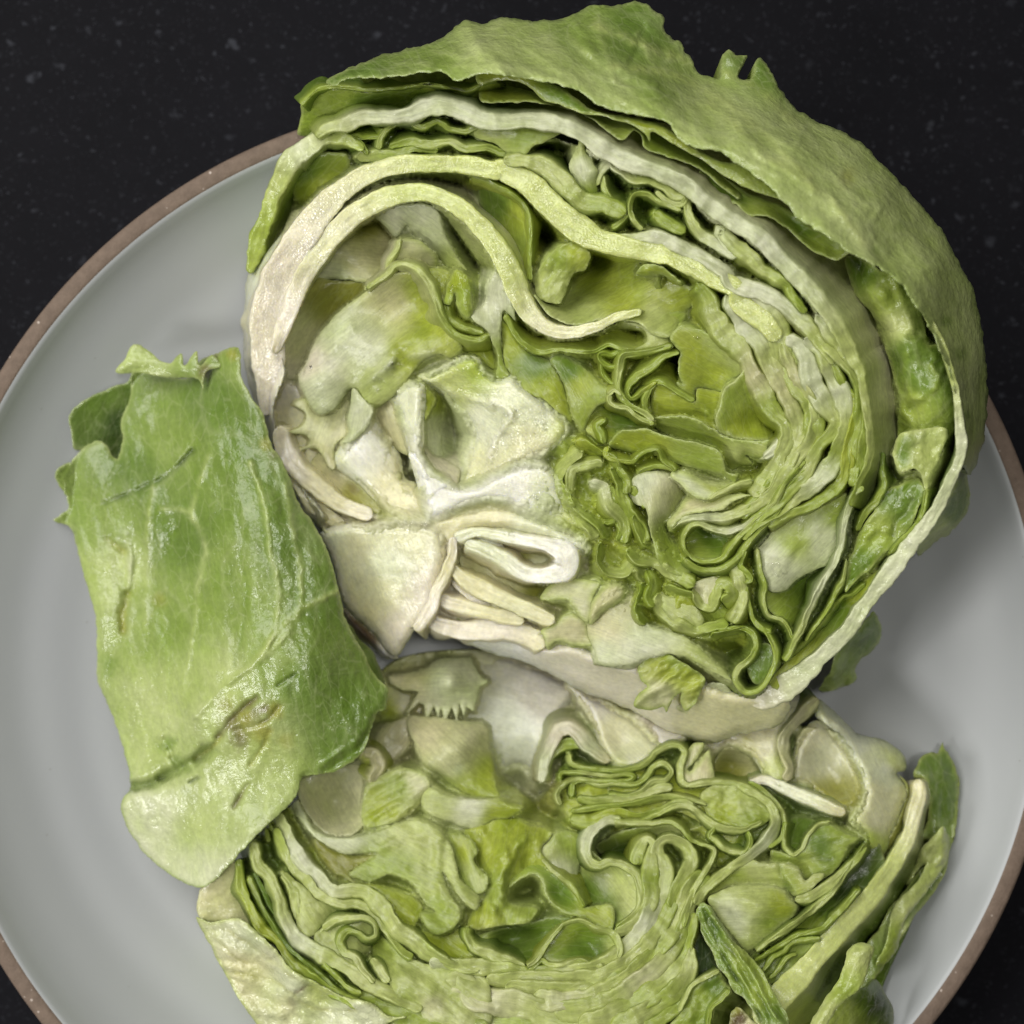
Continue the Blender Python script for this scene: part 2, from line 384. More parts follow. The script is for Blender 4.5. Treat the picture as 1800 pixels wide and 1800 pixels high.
    if len(wspots):
        wq = np.zeros(len(vx)) + wet
        for sx, sy, r in wspots: wq = np.maximum(wq, np.exp(-(np.hypot(vx - sx, vy - sy) / r) ** 2) * np.clip(.7 + 1.2 * fbm(vx / 16, vy / 16, sd + 5, 3), 0, 1))
        wet = np.concatenate([wq, wq * 0])
    z = np.maximum(z, dish_z(vx, vy) + .08)
    T = P3(vx, vy, z); Bt = P3(vx, vy, np.maximum(z - thick, .2))
    n = len(vx)
    V = [T, Bt]; F = [tuple(f) for f in tri] + [tuple(int(i) + n for i in f[::-1]) for f in tri]
    # orientation: make top triangles face up
    a, b_, c_ = T[tri[:, 0]], T[tri[:, 1]], T[tri[:, 2]]
    up = np.cross(b_ - a, c_ - a)[:, 2].mean() > 0
    if not up: F = [f[::-1] for f in F]
    cnt = {}
    for f in tri:
        for i in range(3):
            e = (int(f[i]), int(f[(i + 1) % 3])); cnt[e] = 1
    bound = [e for e in cnt if (e[1], e[0]) not in cnt]
    for i, j in bound:
        F.append((i, i + n, j + n, j) if up else (i, j, j + n, i + n))
    CL = [col, col * .92]; FBv = [fb, fb]
    V = np.vstack(V); CL = np.vstack(CL)
    if skirt:                             # outer wall going down and in under the edge
        drop, inset, colr = skirt[:3]
        cen = np.array(skirt[3]) if len(skirt) > 3 else B.mean(0)
        if len(skirt) > 4: bound = [e for e in bound if z[e[0]] < skirt[4] and z[e[1]] < skirt[4]]
        base = len(V); idx = sorted({i for e in bound for i in e}); mp = {v: i for i, v in enumerate(idx)}
        rows = 6; ax, ay, az = vx[idx], vy[idx], z[idx]
        add = []
        for r_ in range(1, rows + 1):
            t = r_ / rows; zz = az + (drop - az) * t
            dirx, diry = cen[0] - ax, cen[1] - ay; ln = np.maximum(np.hypot(dirx, diry), 1)
            s_ = np.minimum(inset, ln * .85) * (.25 * t + .75 * t ** 2) + 4 * math.sin(math.pi * t)
            add.append(P3(ax + dirx / ln * s_, ay + diry / ln * s_, zz))
        V = np.vstack([V] + add); m = len(idx)
        FBv.append(np.tile(np.column_stack([ax, ay, np.full(m, sd)]), (rows, 1)))
        cs = pal(colr)[0]; CL = np.vstack([CL] + [np.repeat(cs[None], m, 0)] * rows)
        for i, j in bound:
            a0, b0 = i, j
            for r_ in range(rows):
                a1, b1 = base + r_ * m + mp[i], base + r_ * m + mp[j]
                F.append((a0, a1, b1, b0) if up else (a0, b0, b1, a1)); a0, b0 = a1, b1
    return mesh_obj(name, V, F, CL, mat or M_LEAF, CUR[0], wet if not isinstance(wet, np.ndarray) or len(wet) == len(V) else np.concatenate([wet, np.zeros(len(V) - len(wet))]), fib=np.vstack(FBv))

def between(holes=(), soft=(), drop=.015, slope=.052, most=2.2):
    """Height and colour of the leaf mass that joins the separately built leaves: it hangs from their surfaces and sags between them."""
    A = np.vstack(REC); A = A[::max(1, len(A) // 240000)]; REC.clear()
    kd = KDTree(len(A))
    for i, r in enumerate(A): kd.insert((r[0], r[1], 0), i)
    kd.balance()
    def f(vx, vy):
        z = np.zeros(len(vx)); c = np.zeros((len(vx), 3)); d0 = np.zeros(len(vx))
        for i in range(len(vx)):
            nn = kd.find_n((vx[i], vy[i], 0), 7)
            ix = [k[1] for k in nn]; d = np.array([k[2] for k in nn]); w = 1 / (d * d + 7.0); w /= w.sum()
            R_ = A[ix]; z[i] = w @ R_[:, 2]; c[i] = w @ R_[:, 3:6]; d0[i] = d[0]
        k_ = np.ones(len(vx))
        for hx, hy, r, fac in soft: k_ = k_ * (1 - (1 - fac) * np.exp(-(((vx - hx) ** 2 + (vy - hy) ** 2) / r ** 2) ** 2))
        z = z - drop - np.minimum(most, slope * d0 * k_)
        for hx, hy, r, dp in holes: z = z - dp * np.exp(-(((vx - hx) ** 2 + (vy - hy) ** 2) / r ** 2) ** 1.5)
        return np.maximum(z, .8), c
    return f

# ------------------------------------------------------------------ setting: dark stone counter, plate
def revolve(name, prof, mat, parent, cx, cy, seg=256):
    V, F = [], []; n = len(prof)
    c0 = P3(np.array([cx]), np.array([cy]), 3.0)[0]
    a = np.linspace(0, 2 * math.pi, seg, endpoint=False)
    V = np.zeros((seg, n, 3))
    for k, (r, z) in enumerate(prof):
        V[:, k, 0] = c0[0] + r * CM * np.cos(a); V[:, k, 1] = c0[1] + r * CM * np.sin(a); V[:, k, 2] = z * CM
    V = V.reshape(-1, 3)
    for i in range(seg):
        for k in range(n - 1):
            p, r = i * n + k, ((i + 1) % seg) * n + k
            F.append((p, r, r + 1, p + 1))
    return mesh_obj(name, V, F, np.ones((len(V), 3)), mat, parent)

PCX, PCY, PR = 857, 1174, 12.87
R = PR
DISH = [(0.0, 0), (4.0, .02), (6.0, .10), (7.0, .24), (8.0, .46), (9.0, .78), (10.0, 1.17), (10.8, 1.55), (11.4, 1.92), (11.8, 2.25), (12.1, 2.54), (R - .57, 2.78), (R - .49, 2.93), (R - .43, 2.985), (R - .385, 3.0)]
def dish_z(px, py):
    z = 1.0 + 0 * np.asarray(px, float)
    for _ in range(4):
        q_ = P3(px, py, z); r = np.hypot(q_[:, 0] - PC0[0], q_[:, 1] - PC0[1]) / CM
        z = np.interp(r, [a for a, b in DISH] + [13.0], [b for a, b in DISH] + [3.05])
    return z + .10
PC0 = P3(np.array([PCX]), np.array([PCY]), 3.0)[0]
def counter_material():
    m, nt, N, L = nodes('dark_speckled_stone')
    out = N('ShaderNodeOutputMaterial'); b = N('ShaderNodeBsdfPrincipled'); tc = N('ShaderNodeTexCoord')
    mp = N('ShaderNodeMapping'); mp.inputs['Scale'].default_value = (1, 1.15, 1); L(tc.outputs['Object'], mp.inputs['Vector'])
    wob = N('ShaderNodeTexNoise', Scale=220.0, Detail=3.0); L(mp.outputs[0], wob.inputs['Vector'])
    wa = N('ShaderNodeVectorMath', operation='MULTIPLY_ADD'); L(wob.outputs['Color'], wa.inputs[0]); wa.inputs[1].default_value = (.006, .006, .006); L(mp.outputs[0], wa.inputs[2])
    prev = None
    for sc, th, amt in ((140.0, .22, .75), (300.0, .26, .6), (620.0, .32, .5), (1300.0, .36, .4)):
        v = N('ShaderNodeTexVoronoi', Scale=sc); L(wa.outputs[0], v.inputs['Vector'])
        r = N('ShaderNodeMapRange'); r.inputs[1].default_value = th * .35; r.inputs[2].default_value = th; r.inputs[3].default_value = 1; r.inputs[4].default_value = 0; L(v.outputs['Distance'], r.inputs[0])
        sp = N('ShaderNodeSeparateColor'); L(v.outputs['Color'], sp.inputs[0])
        s2 = N('ShaderNodeMapRange'); s2.inputs[1].default_value = .58; s2.inputs[2].default_value = 1.0; s2.inputs[4].default_value = amt; L(sp.outputs[0], s2.inputs[0])
        mu = N('ShaderNodeMath', operation='MULTIPLY'); L(r.outputs[0], mu.inputs[0]); L(s2.outputs[0], mu.inputs[1])
        if prev is None: prev = mu.outputs[0]
        else:
            ad = N('ShaderNodeMath', operation='MAXIMUM'); L(prev, ad.inputs[0]); L(mu.outputs[0], ad.inputs[1]); prev = ad.outputs[0]
    big = N('ShaderNodeTexNoise', Scale=30.0, Detail=6.0, Roughness=.7); L(mp.outputs[0], big.inputs['Vector'])
    base = N('ShaderNodeMix', data_type='RGBA'); L(big.outputs['Fac'], base.inputs[0]); base.inputs[6].default_value = (.0014, .0014, .0024, 1); base.inputs[7].default_value = (.0075, .0072, .010, 1)
    mx = N('ShaderNodeMix', data_type='RGBA'); L(prev, mx.inputs[0]); L(base.outputs[2], mx.inputs[6]); mx.inputs[7].default_value = (.052, .055, .066, 1)
    L(mx.outputs[2], b.inputs['Base Color']); b.inputs['Roughness'].default_value = .7; b.inputs['Specular IOR Level'].default_value = .10
    L(b.outputs[0], out.inputs['Surface'])
    return m
def glaze_material():
    m, nt, N, L = nodes('pale_grey_glaze')
    out = N('ShaderNodeOutputMaterial'); b = N('ShaderNodeBsdfPrincipled'); tc = N('ShaderNodeTexCoord')
    n1 = N('ShaderNodeTexNoise', Scale=14.0, Detail=4.0); L(tc.outputs['Object'], n1.inputs['Vector'])
    n2 = N('ShaderNodeTexNoise', Scale=500.0, Detail=3.0); L(tc.outputs['Object'], n2.inputs['Vector'])
    cr = N('ShaderNodeMix', data_type='RGBA'); L(n1.outputs['Fac'], cr.inputs[0]); cr.inputs[6].default_value = (.375, .39, .395, 1); cr.inputs[7].default_value = (.435, .45, .455, 1)
    mo = N('ShaderNodeMapping'); mo.inputs['Location'].default_value = (-PC0[0], -PC0[1], 0); L(tc.outputs['Object'], mo.inputs['Vector'])
    wv = N('ShaderNodeTexWave', wave_type='RINGS', rings_direction='Z', Scale=26.0, Distortion=1.2, Detail=2.0); wv.inputs['Detail Scale'].default_value = .6; L(mo.outputs[0], wv.inputs['Vector'])
    wr = N('ShaderNodeMapRange'); wr.inputs[3].default_value = .975; wr.inputs[4].default_value = 1.02; L(wv.outputs['Fac'], wr.inputs[0])
    ws = N('ShaderNodeVectorMath', operation='SCALE'); L(cr.outputs[2], ws.inputs[0]); L(wr.outputs[0], ws.inputs['Scale'])
    v = N('ShaderNodeTexVoronoi', Scale=260.0); L(tc.outputs['Object'], v.inputs['Vector'])
    r = N('ShaderNodeMapRange'); r.inputs[1].default_value = .03; r.inputs[2].default_value = .09; r.inputs[3].default_value = .5; r.inputs[4].default_value = 0; L(v.outputs['Distance'], r.inputs[0])
    sp = N('ShaderNodeSeparateColor'); L(v.outputs['Color'], sp.inputs[0])
    s2 = N('ShaderNodeMath', operation='GREATER_THAN'); s2.inputs[1].default_value = .9; L(sp.outputs[0], s2.inputs[0])
    mu = N('ShaderNodeMath', operation='MULTIPLY'); L(r.outputs[0], mu.inputs[0]); L(s2.outputs[0], mu.inputs[1])
    mx = N('ShaderNodeMix', data_type='RGBA'); L(mu.outputs[0], mx.inputs[0]); L(ws.outputs[0], mx.inputs[6]); mx.inputs[7].default_value = (.22, .2, .18, 1)
    L(mx.outputs[2], b.inputs['Base Color']); b.inputs['Roughness'].default_value = .38; b.inputs['Specular IOR Level'].default_value = .4
    bp = N('ShaderNodeBump', Strength=.18, Distance=.0008); L(wv.outputs['Fac'], bp.inputs['Height'])
    b2 = N('ShaderNodeBump', Strength=.08, Distance=.0002); L(n2.outputs['Fac'], b2.inputs['Height']); L(bp.outputs[0], b2.inputs['Normal']); L(b2.outputs[0], b.inputs['Normal'])
    L(b.outputs[0], out.inputs['Surface'])
    return m
def clay_material():
    m, nt, N, L = nodes('raw_brown_clay')
    out = N('ShaderNodeOutputMaterial'); b = N('ShaderNodeBsdfPrincipled'); tc = N('ShaderNodeTexCoord')
    n1 = N('ShaderNodeTexNoise', Scale=420.0, Detail=5.0, Roughness=.7); L(tc.outputs['Object'], n1.inputs['Vector'])
    n2 = N('ShaderNodeTexNoise', Scale=60.0, Detail=3.0); L(tc.outputs['Object'], n2.inputs['Vector'])
    c = N('ShaderNodeMix', data_type='RGBA'); L(n1.outputs['Fac'], c.inputs[0]); c.inputs[6].default_value = (.085, .058, .040, 1); c.inputs[7].default_value = (.24, .175, .13, 1)
    v = N('ShaderNodeTexVoronoi', Scale=620.0); L(tc.outputs['Object'], v.inputs['Vector'])
    r = N('ShaderNodeMapRange'); r.inputs[1].default_value = .10; r.inputs[2].default_value = .24; r.inputs[3].default_value = 1; r.inputs[4].default_value = 0; L(v.outputs['Distance'], r.inputs[0])
    sp = N('ShaderNodeSeparateColor'); L(v.outputs['Color'], sp.inputs[0])
    s2 = N('ShaderNodeMath', operation='GREATER_THAN'); s2.inputs[1].default_value = .86; L(sp.outputs[0], s2.inputs[0])
    mu = N('ShaderNodeMath', operation='MULTIPLY'); L(r.outputs[0], mu.inputs[0]); L(s2.outputs[0], mu.inputs[1])
    mx = N('ShaderNodeMix', data_type='RGBA'); L(mu.outputs[0], mx.inputs[0]); L(c.outputs[2], mx.inputs[6]); mx.inputs[7].default_value = (.5, .42, .36, 1)
    L(mx.outputs[2], b.inputs['Base Color'])
    rg = N('ShaderNodeMapRange'); rg.inputs[3].default_value = .75; rg.inputs[4].default_value = .25; L(mu.outputs[0], rg.inputs[0]); L(rg.outputs[0], b.inputs['Roughness'])
    bp = N('ShaderNodeBump', Strength=.6, Distance=.0006); L(n1.outputs['Fac'], bp.inputs['Height']); L(bp.outputs[0], b.inputs['Normal'])
    L(b.outputs[0], out.inputs['Surface'])
    return m

ct = mesh_obj('countertop', np.array([(-1, -1, -.008), (1, -1, -.008), (1, 1, -.008), (-1, 1, -.008), (-1, -1, -.048), (1, -1, -.048), (1, 1, -.048), (-1, 1, -.048)]),
              [(0, 1, 2, 3), (7, 6, 5, 4), (0, 4, 5, 1), (1, 5, 6, 2), (2, 6, 7, 3), (3, 7, 4, 0)], np.ones((8, 3)), counter_material(), smooth_=False)
ct['kind'] = 'structure'
PCX, PCY, PR = 857, 1174, 12.87
pc = P3(np.array([PCX]), np.array([PCY]), 3.0)[0]
plate = thing('plate', 'round pale grey glazed plate with raw brown clay rim, on the dark counter', 'plate', (pc[0], pc[1], -.008))
R = PR
revolve('dish', DISH, glaze_material(), plate, PCX, PCY)
revolve('clay_rim', [(R - .45, 2.9), (R - .39, 3.0), (R - .34, 3.02), (R - .10, 3.03), (R - .03, 2.99), (R, 2.90), (R - .02, 2.6), (R - .3, 1.8), (R - 1.0, 1.15), (R - 2.2, .35), (R - 4.4, -.35), (R - 4.6, -.8), (R - 5.1, -.8), (R - 5.3, -.5), (0.0, -.45)], clay_material(), plate, PCX, PCY)

def water_glints(regions, parent, seed):
    """Small clear flakes of water, added and tilted to throw glints on the wet cut faces: (path px, spread px, count, size px)."""
    bpy.context.view_layer.update(); dg = bpy.context.evaluated_depsgraph_get()
    rs = np.random.RandomState(seed); V, F = [], []
    for path, spread, cnt, size in regions:
        pl = smooth([(p[0], p[1]) for p in path], 4)
        for _ in range(int(cnt * 2.6)):
            c = pl[rs.randint(len(pl))] + rs.normal(0, spread, 2)
            d = Vector(P3(np.array([c[0]]), np.array([c[1]]), 0.)[0]) - cam.location
            ok, loc, nor, *_r = S.ray_cast(dg, cam.location, d.normalized())
            if not ok or nor.z < .15 or loc.z < .012: continue
            r = size * 1.25 * rs.lognormal(0, .45) / 2 / PPC * CM
            nor = (nor + Vector(rs.normal(0, .17, 3))).normalized()
            a = nor.orthogonal().normalized(); b = nor.cross(a)
            ang0 = rs.uniform(0, 6.28); el = rs.uniform(1, 2.2); k0 = len(V); nseg = 8
            ca, sa = math.cos(ang0), math.sin(ang0); a, b = a * ca + b * sa, b * ca - a * sa
            for rr, hh in ((1, -.10), (.86, .10), (.5, .16)):
                for q_ in range(nseg):
                    t = 2 * math.pi * q_ / nseg; w_ = rs.uniform(.82, 1.12)
                    V.append(loc + a * (math.cos(t) * rr * r * el * w_) + b * (math.sin(t) * rr * r * w_) + nor * (hh * r))
            V.append(loc + nor * (.17 * r))
            for ring in (0, 1):
                for q_ in range(nseg):
                    p0 = k0 + ring * nseg + q_; p1 = k0 + ring * nseg + (q_ + 1) % nseg
                    F.append((p0, p1, p1 + nseg, p0 + nseg))
            for q_ in range(nseg): F.append((k0 + 2 * nseg + q_, k0 + 2 * nseg + (q_ + 1) % nseg, k0 + 3 * nseg))
    o = mesh_obj('water_glints', np.array([tuple(v) for v in V]), F, np.ones((len(V), 3)), M_WATER, parent); o['kind'] = 'stuff'
    return o
def water_material():
    m, nt, N, L = nodes('clear_water')
    out = N('ShaderNodeOutputMaterial'); tr = N('ShaderNodeBsdfTransparent'); gl = N('ShaderNodeBsdfGlossy', Roughness=.06); f = N('ShaderNodeFresnel', IOR=1.5)
    ms = N('ShaderNodeMixShader'); mn = N('ShaderNodeMath', operation='MINIMUM'); L(f.outputs[0], mn.inputs[0]); mn.inputs[1].default_value = .22; L(mn.outputs[0], ms.inputs[0]); L(tr.outputs[0], ms.inputs[1]); L(gl.outputs[0], ms.inputs[2]); L(ms.outputs[0], out.inputs['Surface'])
    return m
M_WATER = water_material()

# ------------------------------------------------------------------ upper lettuce half
ZU = lambda x, y: 5.3 + .0033 * (np.asarray(x) - 1000) - .0029 * (np.asarray(y) - 700)
ZL = lambda x, y: 3.1 + .0040 * (np.asarray(y) - 1300) + .0004 * (np.asarray(x) - 1000)
PLANE[0] = ZU
up = thing('lettuce_half', 'larger cut iceberg lettuce half showing its pale core wedge, cut face up', 'lettuce', tuple(P3(np.array([1080.]), np.array([680.]), .3)[0]), 'cut lettuce pieces')
CUR[0] = up

# outermost leaf, its outer surface turned to the camera at the top right
face(q('N', "572,145,6.2 610,122,6.0 660,100,5.8 715,86,5.6 765,74,5.5 792,54,5.2 818,34,5.0 850,42,5.0 875,32,5.0 920,35,5.0 960,37,5.0 1000,28,5.0 1040,10,4.9 1085,9,4.9 1112,3,4.8 1135,8,4.9 1152,20,5.0 1168,30,5.0 1166,48,5.1 1182,70,5.1 1197,74,5.1 1206,92,5.2 1217,104,5.2 1222,124,5.4 1245,134,5.5 1264,138,5.5 1268,100,5.3 1281,86,5.2 1292,97,5.3 1314,99,5.3 1304,116,5.4 1298,135,5.5 1320,138,5.5 1326,114,5.4 1337,103,5.3 1351,116,5.4 1364,142,5.5")
     + q('B', "860,385,5.5 900,432,5.5 960,470,5.5 1080,520,5.6 1160,570,5.6 1250,660,5.6 1340,750,5.6 1410,830,5.6 1480,920,5.5 1540,1030,5.5 1600,1150,5.4 1630,1280,5.3 1650,1430,5.2 1655,1560,5.0 1650,1680,4.9 1622,1800,4.8 1585,1880,4.8 1560,1850,6.2 1562,1740,6.9 1548,1640,7.3 1525,1540,7.6 1502,1460,7.8 1470,1390,8.0 1435,1310,8.2 1395,1240,8.3 1350,1180,8.4 1310,1120,8.5 1255,1075,8.6 1180,1035,8.6 1105,1000,8.6 1050,955,8.6 960,895,8.5 900,855,8.4 830,775,8.4 770,720,8.3 720,680,8.2 650,640,8.1 590,598,8.0 520,588,8.0 450,560,7.8 380,480,7.7 290,460,7.6 200,440,7.5 110,410,7.4 40,360,7.3")
     + q('T1', "1720,120,7.2 1600,150,7.1 1520,165,7.0 1450,120,6.9 1300,110,6.8 1100,140,6.7 980,145,6.6 860,150,6.5 760,160,6.4 660,205,6.3"),
     absz=True, inner=[(1000, 110, 6.7), (850, 80, 6.3), (1150, 160, 7.0), (1300, 240, 7.7), (1450, 340, 7.9), (1560, 460, 8.0), (1640, 580, 7.6), (1690, 700, 7.0), (1400, 250, 7.2), (1550, 350, 7.1), (1650, 470, 7.0)],
     c='E', cc=[(620, 130, 'F'), (750, 100, 'E'), (850, 70, 'T'), (960, 90, 'T'), (1000, 60, 'E'), (1120, 60, 'F'), (1000, 170, 'T'), (1150, 140, 'E'), (1300, 220, 'T'), (1450, 300, 'T'), (1600, 450, 'T'), (1690, 640, 'T'), (1700, 780, 'T'), (1340, 110, 'F'), (1250, 200, 'T'), (1400, 380, 'T'), (1520, 420, 'T'), (1600, 520, 'T'), (1100, 210, 'T'), (1650, 560, 'T'), (1350, 280, 'T')],
     nz=(.13, 44.0), rag=4.0, step=4, thick=.07, lip=.06, lipw=6, ce='E', ew=4,
     ridges=[(q('N', "1690,720 1640,520 1540,380 1400,260 1250,190"), .045, 5, 'T', .55), (q('N', "1640,560 1500,380 1330,270"), .045, 5, 'T', .55), (q('N', "1560,440 1430,340 1300,275 1180,225"), .045, 5, 'T', .55), (q('N', "1540,380 1565,340 1580,318"), .045, 5, 'T', .55), (q('N', "1400,260 1415,215"), .045, 5, 'T', .55), (q('N', "1330,265 1290,195 1240,150"), .045, 5, 'T', .55), (q('N', "1250,190 1180,150 1120,60"), .045, 5, 'T', .55), (q('N', "1180,200 1080,140 1000,60"), .045, 5, 'T', .55), (q('N', "1100,180 980,120 880,50"), .045, 5, 'T', .55), (q('N', "1000,150 880,110 760,90"), .045, 5, 'T', .55), (q('N', "1600,480 1650,470 1690,500"), .045, 5, 'T', .55), (q('N', "1640,560 1690,580 1720,620"), .045, 5, 'T', .55), (q('N', "880,110 800,115 700,110"), .045, 5, 'T', .55), (q('N', "1080,140 1060,80 1050,30"), .045, 5, 'T', .55), (q('B', "1000,880 1250,820 1420,900"), .05, 10), (q('B', "100,100 300,180 520,260 720,330 900,500"), .07, 8, 'P', .5), (q('B', "180,260 420,300 640,420 800,560 950,700"), .05, 7, 'P', .5), (q('B', "560,400 800,620 1000,760 1180,980"), .05, 8, 'P', .5),
             (q('N', "1010,40 1040,90 1090,120 1150,150"), .10, 9), (q('N', "830,50 860,110 930,150 1010,170"), .09, 9), (q('N', "1130,40 1125,80 1110,110"), -.10, 6)],
     spots=[(1490, 310, 14, 'O', .45), (1395, 385, 9, 'G', .6), (1585, 395, 9, 'G', .4), (1663, 565, 9, 'G', .6), (1688, 625, 11, 'G', .6), (1540, 440, 8, 'G', .5), (1700, 730, 8, 'G', .6)],
     skirt=(.6, 380, 'L', (1050, 640), 5.9), name='outer_leaf', mat=M_OUTER, stretch=(.75, 2.3))

# second leaf under it: strip with its lit edge painted paler, dark gap below
M = M_OUTER
face(q('T2', "-40,60,-.3 200,40,-.2 330,110,-.1 600,250,-.1 760,370,-.1 1000,420,-.05 1200,460,-.05 1350,540,-.05 1500,650,-.05 1700,740,-.05") + q('T3', "180,130,-.05 360,250,-.05 480,350,-.05 640,420,-.05 720,520,-.1 860,650,-.2 700,560,.05 600,500,.05 500,410,.08 430,362,.08 270,310,.08 130,240,.08 10,165,.08")
     + q('T2', "1560,740,.08 1400,650,.08 1250,560,.08 1180,525,.1 1170,595,0 1130,540,.08 1050,480,.08 950,450,.08 830,415,.08 700,400,.08 560,345,.08 430,310,.05 300,195,.02 100,165,0 -40,190,0"), c='Y', cc=[(1000, 200, 'G'), (870, 135, 'Y'), (1150, 235, 'Y'), (1300, 300, 'L'), (1400, 370, 'L')], ce='L', ew=4, nz=(.04, 30), step=5, thick=.07, lip=.03, mat=M)
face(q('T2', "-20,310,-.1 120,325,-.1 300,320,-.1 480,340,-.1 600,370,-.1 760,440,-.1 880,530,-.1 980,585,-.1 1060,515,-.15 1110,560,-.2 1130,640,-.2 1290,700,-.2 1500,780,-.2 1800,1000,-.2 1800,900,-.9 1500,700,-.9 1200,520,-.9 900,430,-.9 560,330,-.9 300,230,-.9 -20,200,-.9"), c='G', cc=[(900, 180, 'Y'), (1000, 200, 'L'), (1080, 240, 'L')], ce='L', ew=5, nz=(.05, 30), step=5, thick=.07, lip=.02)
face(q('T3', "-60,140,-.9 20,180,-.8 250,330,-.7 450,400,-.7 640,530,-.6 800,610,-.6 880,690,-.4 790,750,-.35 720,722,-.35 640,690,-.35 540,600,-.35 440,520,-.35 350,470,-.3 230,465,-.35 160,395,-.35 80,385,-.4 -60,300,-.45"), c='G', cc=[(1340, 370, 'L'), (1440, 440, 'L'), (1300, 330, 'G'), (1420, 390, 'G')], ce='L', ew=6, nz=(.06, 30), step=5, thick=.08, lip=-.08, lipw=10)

# top left: green leaf behind the white band
face(q('T1', "415,545,-1.6 440,400,-1.2 435,330,-.9 500,265,-.7 560,222,-.6 720,212,-.5 900,238,-.5 1090,215,-.4 1300,190,-.35 1500,215,-.3 1600,240,-.3 1700,190,-.3 1800,150,-.3 1900,240,-1.3 1800,330,-1.5 1500,320,-1.6 1250,370,-1.6 900,420,-1.6 780,480,-1.6 600,520,-1.7 480,560,-1.8"), c='G', cc=[(560, 190, 'L'), (600, 160, 'L'), (760, 150, 'Y'), (640, 190, 'G'), (750, 170, 'G')], ce='L', ew=5, nz=(.08, 40), step=5, lip=.05, skirt=(.6, 200, 'G'), mat=M)
cut(q('T1', "435,335 505,265 560,226 720,214 900,236 1090,218 1300,192 1500,215 1600,238 1700,190 1820,150"), 7, -.42, .8, 0, 'L', 'G')
# long white leaf band
cut(q('T1', "540,562,10 620,502,18 760,476,22 850,432,26 1000,425,25 1200,402,25 1310,360,32 1430,345,34 1600,395,33") + q('T2', "0,440,30 170,455,26 330,440,26 550,485,28 700,545,28 830,640,28 950,712,30 1100,770,28 1290,835,27 1450,930,28 1600,1050,28 1800,1190,28")
    + q('T3', "300,605,28 480,790,29 620,930,28 740,1080,26 830,1230,24 900,1380,20") + q('T6', "1440,600,15 1490,850,14 1515,1050,13 1505,1250,13 1430,1420,12 1380,1560,11"), 20, [.15, .15, .2, .2, .2, .15, .1], 2.4, [0, 5, 10, 20, 60, 75, 75, 75, 45], 'PSSSSSSPPL', 'LGGCCCKKG', rag=2.2, name='white_leaf')
cut(q('T8', "950,300 890,350 840,470 820,590 795,700 750,830 680,950 600,1110 535,1260 475,1375 400,1530"), 12, .1, 2.0, -12, 'LSSSPL', 'G', rag=2)

# left outer leaf fold
cut(q('T1', "880,650,12 740,575,24 600,560,28 480,640,30 365,720,32 305,840,30 235,980,26 200,1100,26 155,1230,28 105,1390,26 72,1520,12"), 25, [-.1, -.2, -.3, -.5, -.5, -.5], 2.2, [-10, 10, 25, 30, 25], 'LPSPLLL', 'GGL', rag=3, name='outer_leaf', mat=M)
face(q('T1', "420,780,-1.0 560,680,-.7 760,690,-.6 780,760,-.8 720,860,-1.3 560,1010,-1.5 440,1050,-1.5 380,960,-1.3"), c='G', nz=(.15, 30), cc=[(540, 300, 'G'), (560, 330, 'Y')])
# frills between the white band and the thick rib
cut(q('T1', "900,690,10 860,620,14 770,540,12 880,560,10 990,560,9 1010,500,9"), 10, -.25, 1.2, 10, 'L', 'G', rag=3)
cut(q('T1', "985,650 1005,560 1080,480 1175,440 1290,500 1400,455 1480,500 1590,520 1700,480 1810,570 1900,600"), 11, -.2, 1.1, [12, 20], 'PLP', 'G', rag=3)
cut(q('T1', "1060,640,9 1200,590,14 1330,620,15 1480,600,12 1590,650,14 1750,640,14 1900,690,9"), 12, -.3, 1.0, 14, 'LPL', 'G', rag=3)
cut(q('T1', "830,700,12 960,690,16 1080,690,16 1250,650,12 1400,660,10"), 14, -.35, 1.0, 10, 'PL', 'G', rag=3)
face(q('T2', "-60,480,-.15 100,490,-.1 300,495,-.1 480,510,-.1 560,520,-.1 480,570,-.05 400,610,0 350,625,0 290,690,.05 180,680,-.1 80,610,-.2 -60,560,-.3"), c='P', cc=[(870, 240, 'P'), (930, 240, 'L')], nz=(.08, 25), step=5)
# thick translucent rib: from the lower left round the top into the right
RIB = q('R1', "118,1620,14 122,1520,34 130,1420,50 133,1330,58 135,1230,62 155,1080,64 215,930,60 300,790,52 400,665,44 520,565,36 680,495,32 860,482,32 1050,490,33 1160,515,33") + q('T2', "120,790,36 300,880,42 400,970,44 510,1080,46 650,1190,46 800,1280,44 950,1325,42 1110,1360,34 1300,1400,34 1500,1480,36 1650,1560,36 1780,1640,34") + q('T3', "180,1010,36 330,1130,36 430,1250,28")
cut(RIB, 34, [-.45, .05, .05, .1, .1, .1], 2.2, [0, 10, 0, 0, -14, -14], 'RRRKPPPPPP', 'CCGYYY', wet=1.0, rag=1.5, flare=4, name='leaf_rib', mat=M_CORE)
cut(q('T2', "140,725,14 300,735,26 430,775,28 545,860,28 630,950,28 720,1020,30 860,1040,30 1000,1100,20"), 26, .12, 1.6, 0, 'PPL', 'G', wet=.5, rag=2, name='leaf_rib')
